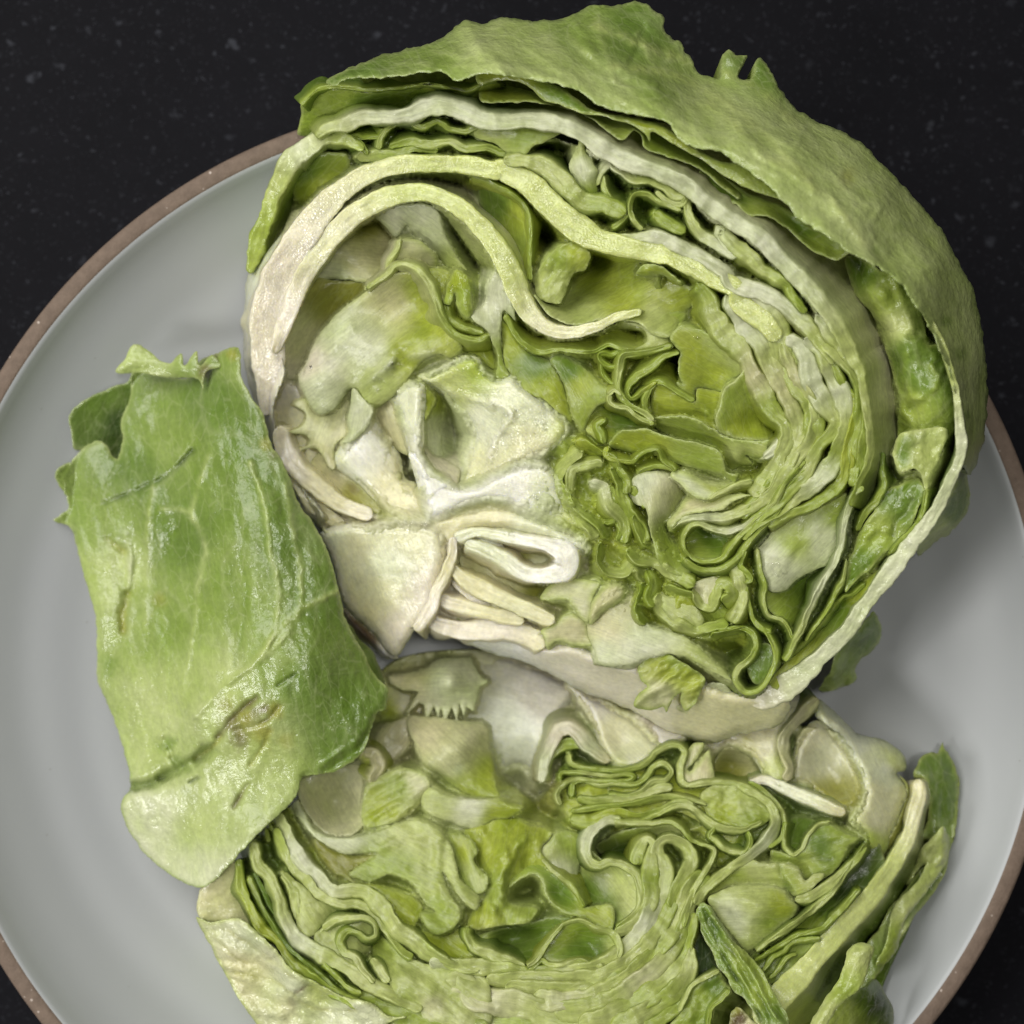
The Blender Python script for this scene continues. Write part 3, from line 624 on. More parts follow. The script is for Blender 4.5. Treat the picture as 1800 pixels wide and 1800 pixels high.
# pale outer side of the thick rib on the left
face(q('T1', "60,1530,-.9 130,1460,-.6 220,1340,-.4 330,1210,-.3 430,1100,-.35 470,1130,-.05 380,1290,0 290,1480,0 220,1650,0 160,1800,0") + q('D', "260,380,0 210,560,0 240,720,-.05 330,900,-.1 440,1060,-.1 420,1100,-.7 320,960,-1.0 200,740,-1.4 120,540,-1.5 75,330,-1.5 80,130,-1.3"), c='R', cc=[(450, 600, 'R'), (470, 480, 'S'), (480, 740, 'R'), (560, 900, 'C')], nz=(.05, 50), step=5.5, thick=.25, lip=.06, skirt=(.6, 170, 'R'), name='leaf_rib', mat=M_CORE, wet=.25)
# thick arched leaf
cut(q('R1', "160,1340,16 195,1230,30 240,1110,34 300,980,34 375,870,36 465,760,37 580,675,36 700,625,35 830,612,32 925,640,32 1020,700,34 1110,785,36 1180,885,38 1230,985,40 1272,1085,38 1325,1172,32 1400,1230,25 1500,1247,21 1620,1217,18 1720,1172,15 1820,1150,12"), 26, [0, .05, .1, .15, .1, 0], 2.4, [-10, -12, -10, 0, 40, 54, 24, 0], 'RRKKPPPPKKP', 'CKKKYY', wet=.55, rag=1.2, flare=3, name='leaf_rib', mat=M_CORE)
# inside the arch
face(q('T1', "930,1095,-.9 1100,1050,-.5 1300,1030,-.4 1400,1085,-.4 1450,1250,-.7 1530,1400,-.9 1620,1540,-1.1 1480,1500,-1.3 1390,1400,-1.2 1250,1300,-1.1 1180,1180,-.9 1110,1270,-1.1 1030,1190,-1.1"), c='S', cc=[(740, 400, 'S'), (700, 385, 'S'), (800, 480, 'P')], nz=(.06, 40), bulge=.2)
face(q('T1', "850,1110,-1.7 1000,1160,-1.9 1110,1270,-2.0 1100,1370,-1.9 1040,1480,-1.4 930,1575,-1.0 700,1560,-1.0 500,1570,-.8 590,1380,-.8 720,1230,-1.0"), c='C', cc=[(650, 400, 'O'), (620, 470, 'C'), (600, 485, 'S'), (660, 440, 'C')], nz=(.06, 40), stretch=(.1, 2.5))
face(q('T4', "260,150,-.8 480,180,-1.0 700,175,-1.3 580,310,-1.4 380,480,-1.3 260,700,-1.2 200,850,-1.0 110,865,-.7 70,700,-.5 55,540,-.35 120,380,-.3 200,260,-.4"), c='K', cc=[(580, 520, 'O'), (640, 500, 'O'), (520, 600, 'K'), (500, 650, 'R')], nz=(.07, 40))
face(q('T1', "1130,1290,-.5 1240,1280,-.6 1390,1400,-.9 1380,1500,-1.2 1230,1480,-.9 1100,1450,-.5 1050,1500,-.4 1060,1420,-.4 1110,1350,-.4"), c='K', nz=(.06, 25), thick=.05, ce='P')
cut(q('T1', "1130,1285 1120,1340 1060,1430 1045,1510"), 6, -.35, .8, 0, 'P', 'K')
# big pale leaf of the left heart
face(q('T4', "640,262,-.5 760,165,-.35 880,118,-.25 1000,108,-.2 1060,165,-.2 1110,270,-.1 1170,420,0 1230,525,0 1330,650,-.1 1240,725,0 1180,690,0 1070,725,0 960,850,-.05 860,970,-.1 720,1075,-.3 640,1115,-.3 562,935,-.2 420,1085,-.1 330,1115,-.1 258,1040,-.15 182,870,-.15 250,720,-.25 330,540,-.35 440,420,-.4 540,330,-.5"),
     inner=[(705, 540, -.75), (740, 520, -.8), (760, 560, -.6), (680, 580, -.55), (650, 610, -.05), (700, 605, .0), (735, 590, -.02), (600, 570, -.25), (640, 640, -.12), (560, 670, .05), (710, 640, -.2), (660, 690, -.05)],
     c='C', cc=[(560, 680, 'S'), (600, 590, 'S'), (690, 530, 'C'), (740, 510, 'Y'), (760, 560, 'Y'), (650, 610, 'S'), (710, 625, 'Y'), (660, 680, 'P'), (540, 640, 'R')], nz=(.05, 40), step=5, thick=.12, lip=.06, wet=.35, ridges=[(q('T4', "1130,690 900,720 700,860 560,930"), .10, 9, 'S', .5), (q('T4', "560,480 420,620 330,780"), .06, 10)])
cut(q('T4', "660,225,8 800,128,9 862,62,9 950,58,10 1040,112,12 1105,205,13 1150,325,12 1190,435,12 1245,515,12 1335,570,10 1450,592,9 1515,560,6"), 11, [-.2, .1, .1, .0], .9, [0, -10, -15], 'PPPLL', 'KY', rag=1.5)
face(q('T4', "1230,190,-.1 1288,98,.05 1370,150,.05 1400,300,.05 1402,400,.05 1362,442,.1 1300,370,.1 1280,262,.0 1245,340,.0 1202,330,-.05 1212,262,-.05"), c='L', bulge=.15, bw=14, nz=(.05, 20), step=4, wet=.7, cc=[(800, 490, 'Y'), (815, 530, 'L')])
cut(q('T4', "1210,340 1250,440 1345,505 1480,545"), 9, -.15, .7, 8, 'L', 'Y')
face(q('T4', "1060,100,-.5 1240,110,-.7 1230,200,-.6 1200,330,-.6 1215,400,-.5 1370,500,-.7 1480,560,-.6 1540,640,-.7 1560,790,-.6 1440,720,-.5 1330,640,-.4 1240,520,-.4 1170,400,-.5 1120,260,-.5"), c='Y', nz=(.1, 30), step=5)
# leaf between the two hearts
face(q('T5', "0,340,-.25 30,200,.0 95,105,.1 170,180,.05 210,330,.0 222,455,-.1 145,385,-.1 122,520,-.2 130,700,-.25 152,780,-.2 185,835,-.15 90,860,-.1 100,700,-.1 60,600,-.05 20,520,.0 -50,470,.1 -95,410,.1"), c='P', nz=(.05, 25), step=4, thick=.1, cc=[(870, 530, 'S'), (880, 650, 'L')], wet=.2)
face(q('T5', "135,450,-.3 205,500,-.35 290,640,-.4 380,700,-.35 470,740,-.25 560,900,-.3 600,1050,-.35 620,1170,-.3 540,1110,-.15 430,1015,-.1 300,965,-.1 250,880,-.15 180,820,-.2 140,690,-.3"), c='G', cc=[(900, 600, 'Y'), (940, 640, 'G'), (950, 690, 'Y'), (990, 720, 'Y')], nz=(.06, 25), step=4.5, wet=.2)
face(q('T5', "465,738,-.1 540,685,-.3 640,740,-.3 760,830,-.25 830,900,-.2 905,945,-.1 880,1010,-.1 800,1060,-.1 730,1160,-.15 700,1225,-.15 640,1170,-.15 605,1050,-.1 570,920,-.1 510,800,-.05"), c='Y', cc=[(1020, 680, 'Y'), (1040, 700, 'L'), (1000, 650, 'G')], nz=(.03, 40), step=4.5, bulge=.1)
face(q('T5', "715,1165,-.3 830,1055,-.5 920,1060,-.7 1050,1120,-.8 1200,1200,-.8 1300,1270,-.8 1140,1230,-.6 1000,1220,-.5 900,1315,-.25 850,1330,-.15 780,1280,-.15 725,1240,-.15"), c='Y', cc=[(1100, 740, 'G'), (1050, 770, 'Y')], nz=(.05, 30), step=4.5)
cut(q('T5', "855,1150,8 800,1190,10 830,1250,12 850,1320,9"), 9, .0, .8, 0, 'L', 'Y')
# yellow leaf below the arched leaf
cut(q('T5', "150,420,6 210,530,9 290,618,11 400,678,11 520,658,9 640,668,9 790,668,8 868,628,8 960,648,9 1060,685,10 1180,668,10 1335,635,9"), 9, [-.05, -.1, -.1], 1.6, [20, 44, 50, 36], 'LLLLPL', 'Y', rag=1.6)
face(q('T5', "1000,470,-.25 1120,440,-.3 1300,400,-.5 1420,400,-.7 1380,520,-.5 1310,620,-.2 1180,660,-.1 1060,660,-.1 1150,600,-.05 1130,520,-.1"), c='L', nz=(.06, 25), step=4.5, cc=[(1150, 570, 'P'), (1200, 560, 'L')])
# yellow bowl
face(q('T5', "360,275,-.1 430,330,-.3 520,345,-.6 580,280,-1.3 640,130,-1.9 720,60,-2.1 800,-60,-1.9 1000,-70,-1.4 1100,10,-1.0 1080,110,-.9 1200,145,-.7 1310,115,-.6 1400,190,-.5 1500,235,-.5 1570,310,-.6 1610,400,-.9 1480,350,-1.0 1400,430,-.7 1330,560,-.2 1200,560,-.1 1090,470,0 1000,455,-.1 850,440,-.25 700,485,-.1 640,490,-.05 560,470,-.05 450,405,-.05"),
     inner=[(1030, 530, -.9), (1100, 530, -.8), (1060, 480, -1.6)], c='Y', cc=[(1050, 480, 'Y'), (990, 560, 'P'), (1100, 540, 'Y'), (1150, 555, 'P'), (1180, 520, 'Y'), (1030, 565, 'P')], nz=(.10, 35), step=4.5, stretch=(-.5, 1.8), ce='P', ew=6)
face(q('T2', "350,1570,-.4 410,1450,-.25 520,1340,-.15 620,1298,-.1 720,1340,-.1 752,1400,-.1 722,1490,-.2 640,1515,-.2 592,1620,-.25 545,1730,-.2 510,1735,-.2 440,1722,-.2 380,1680,-.25"), c='L', bulge=.05, bw=12, nz=(.10, 18), step=3.5, rag=3, cc=[(980, 450, 'L'), (1010, 440, 'Y'), (970, 510, 'P')])
face(q('T2', "-30,880,-.6 60,925,-.4 200,965,-.3 290,1060,-.25 330,1170,-.2 330,1350,-.25 332,1560,-.2 300,1600,-.4 240,1400,-.8 170,1300,-1.0 60,1150,-1.0 -20,1050,-1.0"), c='Y', cc=[(870, 360, 'G'), (920, 370, 'Y'), (930, 440, 'L')], nz=(.06, 22), step=4.5, stretch=(1.4, 2.0))
cut(q('T2', "-80,830 0,850 100,905 200,960 292,1055 331,1165 328,1350 332,1570"), 6, -.15, .8, 0, 'L', 'Y')
# ---- loose folds right of the arch (between rib and white band)
face(q('T2', "680,525,.1 735,550,.1 712,650,.0 765,740,.0 803,800,.05 790,880,.05 812,960,-.1 840,1020,-.3 715,965,-.05 640,860,.0 598,770,.0 640,680,.0 668,610,.05"), c='P', nz=(.06, 22), step=4, bulge=.12, bw=10, cc=[(1020, 260, 'P'), (1025, 290, 'S'), (1040, 345, 'L')])
cut(q('T2', "795,905,7 825,800,12 885,745,16 960,785,17 1050,845,18 1170,862,18 1280,915,17 1345,975,16 1415,985,12 1400,1035,10 1300,1020,9 1215,945,5"), 14, .0, 1.2, 10, 'PSPPPP', 'G', rag=2)
cut(q('T2', "830,830 850,925 895,1010 960,1060 1005,1100 950,1175 900,1200"), 11, -.05, 1.2, 6, 'PLL', 'G', rag=2)
cut(q('T2', "1120,1215,7 1060,1150,9 1030,1080,10 1060,975,10 1130,960,11 1230,1015,11 1390,1080,9"), 9, .0, 1.3, -8, 'PLP', 'G')
cut(q('T2', "1200,1090,14 1270,1150,18 1350,1200,16 1420,1230,10"), 14, -.05, 1.2, 0, 'L', 'G')
cut(q('T2', "1420,990,14 1440,1110,16 1520,1240,20 1640,1320,22 1760,1385,22") + q('T3', "60,560,24 150,655,26 250,725,22 310,800,18 400,850,16 470,905,15 525,985,13 605,1075,8"), 18, .02, 1.6, [8, 8, -8, -8], 'PPSSPPLL', 'GYG', rag=2.5)
cut(q('T2', "925,1262,6 1100,1265,14 1250,1275,22 1400,1345,24 1560,1425,24 1700,1510,24") + q('T3', "120,880,26 300,940,28 430,1010,26 540,1095,24 640,1200,22 720,1310,18 780,1400,12"), 22, .04, 1.6, -8, 'PSSSSSPP', 'YYC', rag=2.5, wet=.2)
face(q('T2', "1075,1525,.05 1130,1462,.1 1250,1470,.1 1330,1530,.1 1392,1592,.1 1310,1562,-.1 1240,1530,-.1 1250,1640,-.7 1200,1620,-.6 1210,1545,-.1 1150,1545,.0"), c='Y', ce='L', nz=(.05, 16), step=3.5)
# ---- right-hand heart: large curls
face(q('T6', "110,370,0 180,290,-.05 280,308,-.1 420,358,-.1 520,410,-.05 610,480,.0 657,560,.0 600,640,-.25 510,690,-.5 480,745,-.65 330,722,-.5 290,735,-.35 280,800,-.3 200,752,-.2 160,690,-.15 200,700,-.2 165,620,-.1 170,540,-.1 185,480,-.1 140,420,-.05"), inner=[(1270, 650, -.5), (1240, 610, -.25), (1230, 640, -.3)], c='Y', cc=[(1260, 595, 'P'), (1300, 630, 'P'), (1220, 620, 'Y'), (1260, 665, 'Y')], nz=(.04, 30), step=4, ce='L', ew=5)
face(q('T6', "660,565,.0 668,660,-.1 730,750,-.3 775,850,-.6 790,930,-.9 860,985,-1.2 885,1030,-1.1 820,1088,-.5 700,1097,-.2 600,1090,-.15 500,1060,-.1 450,1030,-.05 432,930,.05 460,850,.1 492,730,.1 560,680,.1 620,610,.05"), inner=[(1300, 730, -.25), (1320, 750, -.6), (1285, 700, -.05), (1320, 700, -.3)], c='C', cc=[(1290, 690, 'L'), (1300, 750, 'Y'), (1265, 730, 'L')], nz=(.04, 30), step=4, ce='P', ew=5)
face(q('T6', "0,690,-.1 100,690,-.2 200,760,-.15 290,820,-.1 300,730,-.4 400,742,-.6 485,750,-.7 470,830,-.5 440,890,-.4 430,960,-.25 445,1025,-.15 330,965,-.3 250,935,-.4 150,930,-.4 0,930,-.3"), c='Y', nz=(.05, 25), step=4, ridges=[(q('T6', "30,690 150,730 290,820 400,930"), .14, 7, 'L', .6)])
cut(q('T5', "1480,1020,9 1390,965,10 1290,905,10 1230,885,10 1170,930,11 1135,1010,12 1140,1080,10 1190,1150,8"), 10, .05, 1.2, [-8, -16, -10], 'LLL', 'Y')
cut(q('T5', "1375,678,8 1280,705,12 1190,780,13 1100,830,14 1025,900,14 1010,965,11 1040,1005,9 1130,950,9 1215,885,8"), 12, .05, 1.5, [-20, -20, 10], 'LLLY', 'YG')
cut(q('T5', "1320,625 1200,665 1060,690 985,705 958,790 942,880 955,960 1000,1025 1080,1078 1140,1110 1195,1162"), 12, .08, 1.4, [0, -8, -8], 'LLPLP', 'Y')
cut(q('T5', "970,652 900,692 855,682 815,695 830,740 900,780 945,772"), 6, -.1, 1, 0, 'L', 'Y')
cut(q('T5', "820,740 850,840 910,895 935,860"), 6, -.15, 1, 0, 'L', 'Y')
cut(q('T5', "880,985,9 920,950,9 965,985,6"), 8, .1, 1, 0, 'P', 'Y')
cut(q('T5', "885,975 890,1030 940,1062 1010,1070 1060,1110 1110,1150 1200,1182"), 9, .1, 1.1, -10, 'PPL', 'Y')
# stacked folds
face(q('T6', "-10,940,.05 100,928,.1 200,925,.1 300,950,.1 400,1010,.1 480,1060,.1 600,1095,.1 720,1102,.1 815,1090,.1 800,1130,.05 770,1215,.05 700,1215,-.15 640,1200,-.25 690,1260,-.4 600,1285,-.55 540,1310,-.6 470,1240,-.6 430,1150,-.6 330,1110,-.55 200,1090,-.5 80,1050,-.5 0,990,-.3"), inner=[(1230, 750, -.05), (1280, 790, -.1), (1300, 805, -.05)], c='Y', cc=[(1220, 745, 'L'), (1290, 790, 'P'), (1260, 800, 'Y')], nz=(.04, 30), step=4, ce='L', ew=5)
cut(q('T6', "770,1220,7 820,1190,13 890,1130,15 935,1040,13 935,960,9"), 14, .08, 1.2, 0, 'SS', 'Y')
face(q('T5', "880,1330,.0 960,1230,.12 1040,1220,.15 1130,1210,.15 1220,1240,.15 1310,1272,.15 1400,1290,.15 1500,1310,.15 1600,1340,.15 1665,1380,.15 1690,1460,.1 1715,1520,.05 1790,1545,.0 1760,1600,-.1 1700,1550,-.1 1560,1512,-.15 1400,1472,-.15 1310,1442,-.2 1230,1400,-.25 1140,1360,-.25 1060,1382,-.25 960,1362,-.2"), c='Y', cc=[(1130, 780, 'Y'), (1220, 800, 'L'), (1260, 815, 'L')], nz=(.04, 25), step=4, ce='L', ew=4, ridges=[(q('T5', "1170,1240 1200,1330 1210,1400"), -.04, 6)])
cut(q('T5', "870,1340,8 850,1385,9 880,1425,9 950,1442,9 1050,1450,8 1095,1405,7 1160,1365,7 1222,1362,7 1268,1440,7 1330,1482,7 1352,1512,6"), 8, .1, 1.2, [10, 12, -6], 'YLL', 'Y')
face(q('T5', "1335,1505,.0 1430,1520,.0 1540,1580,-.05 1680,1602,-.1 1800,1580,-.1 1810,1620,.0 1720,1655,.1 1645,1700,.15 1560,1716,.2 1480,1692,.2 1420,1642,.18 1370,1592,.15 1318,1542,.1"), c='P', cc=[(1200, 860, 'S'), (1230, 870, 'S'), (1250, 850, 'Y'), (1290, 855, 'L')], nz=(.04, 22), step=4, ce='P')
cut(q('T7', "690,325 780,285 870,285 950,300"), 8, .0, 1.0, 12, 'L', 'Y')
face(q('T7', "622,480,-.05 632,400,.0 690,332,.0 780,312,-.05 900,328,-.15 965,345,-.3 1025,470,-.7 960,590,-.65 892,680,-.5 905,780,-.5 1000,850,-.5 1012,930,-.4 1060,1020,-.2 1000,1052,-.05 900,1022,.0 832,960,.05 800,850,.1 762,700,.1 742,570,.1 680,550,.0"), inner=[(1145, 900, .12), (1150, 860, .08), (1165, 980, .12), (1180, 900, -.15)], c='P', cc=[(1120, 850, 'S'), (1160, 880, 'K'), (1170, 960, 'L'), (1190, 1000, 'L')], nz=(.03, 30), step=4)
face(q('T7', "890,682,.05 960,592,.0 1030,492,-.3 1100,492,-.25 1180,516,-.15 1250,492,-.1 1350,472,-.05 1480,482,.0 1420,502,.05 1330,542,.08 1290,580,.08 1130,602,.1 1000,640,.1 920,712,.1"), c='K', cc=[(1230, 890, 'C'), (1290, 885, 'P')], nz=(.04, 22), step=4, ce='P')
cut(q('T7', "1490,380,7 1380,410,8 1290,450,8 1230,480,8 1180,505,7"), 7, .1, .9, 8, 'P', 'Y')
cut(q('T7', "920,715,6 970,670,9 1040,640,11 1130,625,12 1260,635,14 1400,600,15 1490,570,16 1560,530,18 1640,460,20") + q('T6', "900,1360,20 970,1250,20 1060,1150,18 1120,1050,18 1130,930,18 1105,830,19 1010,680,18 940,540,18 890,420,14"), 16, .05, 1.5, [-10, -8, 8, 8, 0], 'PSPPPPPCP', 'YYY', rag=1.8)
cut(q('T7', "1010,870,8 1002,790,10 1050,700,12 1110,680,13 1200,715,13 1320,738,13 1400,718,12 1490,660,11 1600,575,11") + q('T6', "860,1460,11 960,1350,12 1060,1240,11"), 11, .05, 1.5, [-4, 10, 12, 0], 'LPSPLL', 'YG', rag=1.4)
cut(q('T7', "1005,850,8 1080,930,9 1190,950,9 1270,925,10 1340,840,11 1420,750,11 1520,660,10 1640,550,10") + q('T6', "920,1400,10 1020,1290,9"), 10, .08, 1.3, -6, 'LLPL', 'Y', rag=1.4)
face(q('T7', "1010,840,-.5 1030,740,-.4 1110,690,-.4 1200,730,-.6 1340,750,-.7 1330,840,-.5 1260,925,-.1 1180,945,0 1090,925,0"), inner=[(1240, 940, -.8)], c='Y', nz=(.05, 22), step=4, cc=[(1220, 970, 'L'), (1250, 940, 'G')])
cut(q('T7', "1010,930,8 1080,980,11 1150,1005,11 1290,990,11 1380,925,10 1450,830,9 1540,730,9 1660,610,9") + q('T6', "940,1440,9 1060,1310,8"), 10, .06, 1.3, -6, 'LLLL', 'G', rag=1.4)
# nested bands on the right
cut(q('T6', "300,0,18.5 380,110,26.4 425,235,34.3 520,375,37.0 590,440,31.7 650,530,23.8 690,640,29.0 760,740,29.0 800,840,26.4 870,920,26.4 930,980,26.4 945,1090,26.4 890,1210,25.1 830,1310,26.4 740,1420,23.8 690,1490,15.8"), 22, .05, 1.8, [-10, -14, -6, -4], 'LPPCLPPP', 'Y', rag=4, wv=.25, wet=.2)
cut(q('T6', "520,60,39.6 620,200,47.5 720,340,44.9 800,480,39.6 850,620,31.7 930,770,26.4 985,890,23.8 1010,1020,25.1 965,1190,26.4 900,1320,25.1 810,1430,22.4 700,1550,18.5 610,1640,13.2"), 24, .02, 1.8, -5, 'SSPCPPLL', 'Y', rag=2.5, wet=.25)
cut(q('T6', "700,60,34.3 800,200,39.6 870,330,39.6 890,450,31.7 930,590,34.3 1010,710,34.3 1085,810,29.0 1125,930,29.0 1105,1080,31.7 1045,1220,31.7 950,1350,29.0 850,1465,23.8 720,1580,18.5"), 26, .0, 1.8, -5, 'SPPPLPPL', 'Y', rag=2.2, wet=.2)
face(q('T6', "920,430,-.05 1000,440,-.1 1050,500,-.15 1080,620,-.15 1110,770,-.1 1060,800,-.05 980,700,.0 920,580,.02"), c='P', nz=(.03, 25), step=4.5)
cut(q('T6', "930,370,18.5 1010,420,26.4 1070,510,31.7 1100,640,34.3 1150,760,34.3 1215,860,31.7 1275,960,21.1 1245,1050,18.5 1160,1130,18.5 1110,1230,18.5 1060,1330,21.1 960,1440,21.1 860,1550,18.5 700,1670,15.8 600,1760,10.6"), 18, .05, 1.8, [0, -8, -14, -8], 'SSSPLPLLL', 'YO', rag=2)
face(q('T6', "1120,780,-.3 1200,880,-.25 1275,960,-.2 1190,1050,-.3 1125,1110,-.3 1140,950,-.4"), c='O', nz=(.05, 22), step=4.5)
cut(q('T6', "1050,390,18.5 1150,440,26.4 1215,545,29.0 1265,665,29.0 1320,780,26.4 1350,900,23.8 1350,1020,26.4 1310,1150,34.3 1240,1280,37.0 1150,1390,29.0 1030,1480,23.8 900,1580,18.5 720,1690,15.8 620,1790,10.6"), 20, .02, 1.8, -5, 'SPSPLSPLL', 'Y', rag=2.2, wet=.2)
cut(q('T6', "1195,450,5 1270,570,10.6 1320,690,10.6 1395,800,13.2 1420,890,13.2 1395,1000,10.6 1355,1130,10.6 1340,1260,15.8 1310,1390,21.1 1230,1470,18.5 1100,1560,15.8 960,1615,13.2 800,1700,10.6"), 9, .0, 1.8, 0, 'LLYYLLL', 'O', rag=1.5)
cut(q('T6', "1180,420,13.2 1290,480,26.4 1380,590,18.5 1435,720,13.2 1445,850,13.2 1425,1000,18.5 1395,1150,15.8 1410,1290,13.2 1395,1420,10.6"), 12, .03, 1.8, 0, 'PPLLLL', 'G', rag=1.8)
cut(q('T6', "1140,220,15.8 1240,330,29.0 1350,480,23.8 1440,640,13.2 1480,800,11.9 1490,980,13.2 1470,1150,18.5 1455,1290,18.5 1400,1400,13.2"), 14, .06, 1.8, 0, 'SPPLLLL', 'Y', rag=1.6)
cut(q('T6', "1390,1150,7.9 1400,1250,7.9 1380,1350,7.9"), 6, .0, 1, 0, 'Y', 'G')
# ---- far right green leaf and its gap
face(q('T3', "850,720,-1.2 960,735,-1.0 1060,800,-.8 1170,845,-.7 1225,930,-.8 1330,1030,-1.0 1350,1130,-1.0 1375,1280,-.9 1440,1280,-1.0 1500,1420,-1.0 1540,1600,-1.0 1545,1800,-1.0 1400,1990,-1.2 1250,2050,-1.4 1190,1950,-1.4 1180,1800,-1.2 1190,1660,-1.1 1150,1480,-1.1 1105,1320,-1.1 1075,1190,-1.1 1010,1080,-1.1 910,960,-1.2 875,850,-1.3"),
     inner=[(1540, 520, -.55), (1590, 600, -.55), (1620, 680, -.6), (1640, 740, -.7)], c='G', cc=[(1510, 470, 'G'), (1560, 530, 'L'), (1580, 570, 'P'), (1600, 620, 'G'), (1620, 660, 'G'), (1600, 720, 'L'), (1660, 650, 'G')], nz=(.20, 32), step=4.5, ce='L', ew=4, mat=M,
     ridges=[(q('T3', "1110,1180 1300,1220 1370,1190"), -.12, 8), (q('T3', "1230,1350 1210,1480 1260,1600 1360,1620 1420,1540 1400,1420"), .14, 7, 'L', .6), (q('T3', "1250,1700 1420,1580 1500,1440"), -.10, 6), (q('T3', "980,900 1010,840 1040,800"), -.1, 6)])
cut(q('T3', "1180,830,8 1240,900,10 1330,1010,10 1370,1100,12 1440,1240,12 1495,1380,12 1540,1540,12 1565,1700,14 1572,1800,16") + q('T8', "1640,20,20 1620,130,21 1560,260,21 1495,410,22 1400,560,24 1290,700,28 1180,850,30 1065,1000,30 945,1160,26 840,1320,26 730,1425,27 640,1510,30 550,1600,38 430,1690,46 300,1760,46 160,1820,30"), 18, [.1, .0, -.1, -.1, -.05, -.05, -.1, -.5], 2.2, [8, 8, -4, -14, -16, -16], 'LPPSSSSSSR', 'GGGGLL', rag=2, flare=3, tilt=.05, name='outer_leaf', mat=M)
# small leaves in the lower right
cut(q('T8', "1090,60,10 1085,200,12 1095,300,12 1050,390,14 960,500,14 900,610,10"), 12, -.3, 1.4, 0, 'GLL', 'G', rag=2.5)
face(q('T8', "1160,60,-.4 1215,200,-.2 1300,175,-.2 1360,220,-.2 1390,330,-.3 1440,200,-.4 1510,40,-.6 1540,-100,-.7 1350,-100,-.5 1200,-60,-.4"), c='L', cc=[(1620, 810, 'P'), (1580, 800, 'G')], nz=(.12, 25), step=4.5, ce='P', mat=M)
face(q('T8', "1100,330,-.4 1180,300,-.5 1330,240,-.6 1385,340,-.3 1330,470,-.3 1280,590,-.3 1200,680,-.3 1090,780,-.3 1000,880,-.25 900,960,-.2 825,1045,-.15 835,930,-.1 845,830,-.2 890,720,-.3 925,610,-.35 1020,480,-.35"), c='G', cc=[(1560, 870, 'G'), (1540, 930, 'L'), (1510, 1000, 'G'), (1600, 880, 'G')], nz=(.16, 28), step=4.5, ce='L', ew=4, mat=M, ridges=[(q('T8', "1300,400 1250,490 1190,540 1160,640"), -.16, 5, 'D', .5), (q('T8', "960,650 1060,590 1100,620"), .1, 6)])
cut(q('T8', "1395,330,8 1375,450,9 1320,560,9 1230,660,8 1150,770,7"), 8, -.15, 1.0, 6, 'L', 'G', rag=2)
cut(q('T8', "835,820 812,950 755,1050 690,1180 612,1290 540,1385"), 7, -.1, 1.4, -4, 'PLL', 'G')
face(q('T8', "200,760,-.2 262,682,-.3 400,522,-.35 560,472,-.4 700,422,-.45 830,345,-.4 825,500,-.5 775,700,-.5 722,840,-.45 600,890,-.4 480,960,-.3 400,1030,-.25 300,1040,-.2 250,960,-.1 228,890,-.1"), c='P', cc=[(1340, 990, 'S'), (1400, 950, 'L'), (1450, 950, 'S'), (1370, 1010, 'S'), (1470, 900, 'L')], bulge=.25, bw=40, nz=(.05, 40), step=4.5, wet=.2, ridges=[(q('T8', "560,560 500,720 440,860"), -.05, 7)])
face(q('T8', "255,1000,-.15 330,1040,-.4 420,1000,-.8 520,900,-1.2 700,850,-1.4 640,1000,-1.4 560,1180,-1.2 460,1330,-.8 420,1270,-.3 330,1215,-.2 262,1130,-.15"), c='G', cc=[(1360, 1060, 'L'), (1430, 1030, 'G')], nz=(.06, 30), step=4.5)
cut(q('T8', "205,740 225,880 258,990 250,1110 290,1205 375,1235 430,1300 462,1395"), 7, .0, 1.1, -6, 'PLPL', 'G')
face(q('T8', "280,1680,-.3 400,1540,-.5 560,1370,-.7 700,1190,-.8 830,1040,-.8 950,965,-.5 1070,880,-.4 960,1080,-.4 850,1230,-.4 740,1400,-.4 640,1500,-.4 540,1600,-.4 400,1740,-.4"), c='G', cc=[(1470, 1060, 'G'), (1400, 1180, 'Y'), (1500, 1040, 'Y')], nz=(.08, 30), step=4.5, stretch=(2.2, 2.5))
cut(q('T8', "400,1530 560,1370 700,1190 800,1080 870,1060 960,985"), 6, -.35, .8, 6, 'L', 'G')
face(q('T8', "1745,-20,4.2 1725,120,4.0 1680,240,3.8 1702,360,3.5 1682,480,3.2 1600,592,3.0 1460,690,2.8 1340,782,2.8 1322,742,3.2 1420,600,3.7 1520,430,4.2 1600,250,4.6 1640,100,5.0 1660,-40,5.2"), absz=True, c='E', cc=[(1680, 900, 'F'), (1650, 930, 'T')], nz=(.14, 22), step=3.5, rag=4, ce='T', ew=4, name='outer_leaf', mat=M)
face(q('T8', "1020,1180,2.6 1080,1290,2.3 1062,1400,2.2 1000,1462,2.2 930,1522,2.2 892,1582,2.2 902,1650,2.1 780,1722,2.1 640,1730,2.3 720,1600,2.8 760,1480,3.0 850,1370,3.1 950,1260,3.0"), absz=True, c='F', cc=[(1520, 1100, 'F'), (1480, 1180, 'E')], nz=(.20, 20), step=3.5, rag=4, ce='E', ew=4, name='outer_leaf', mat=M)
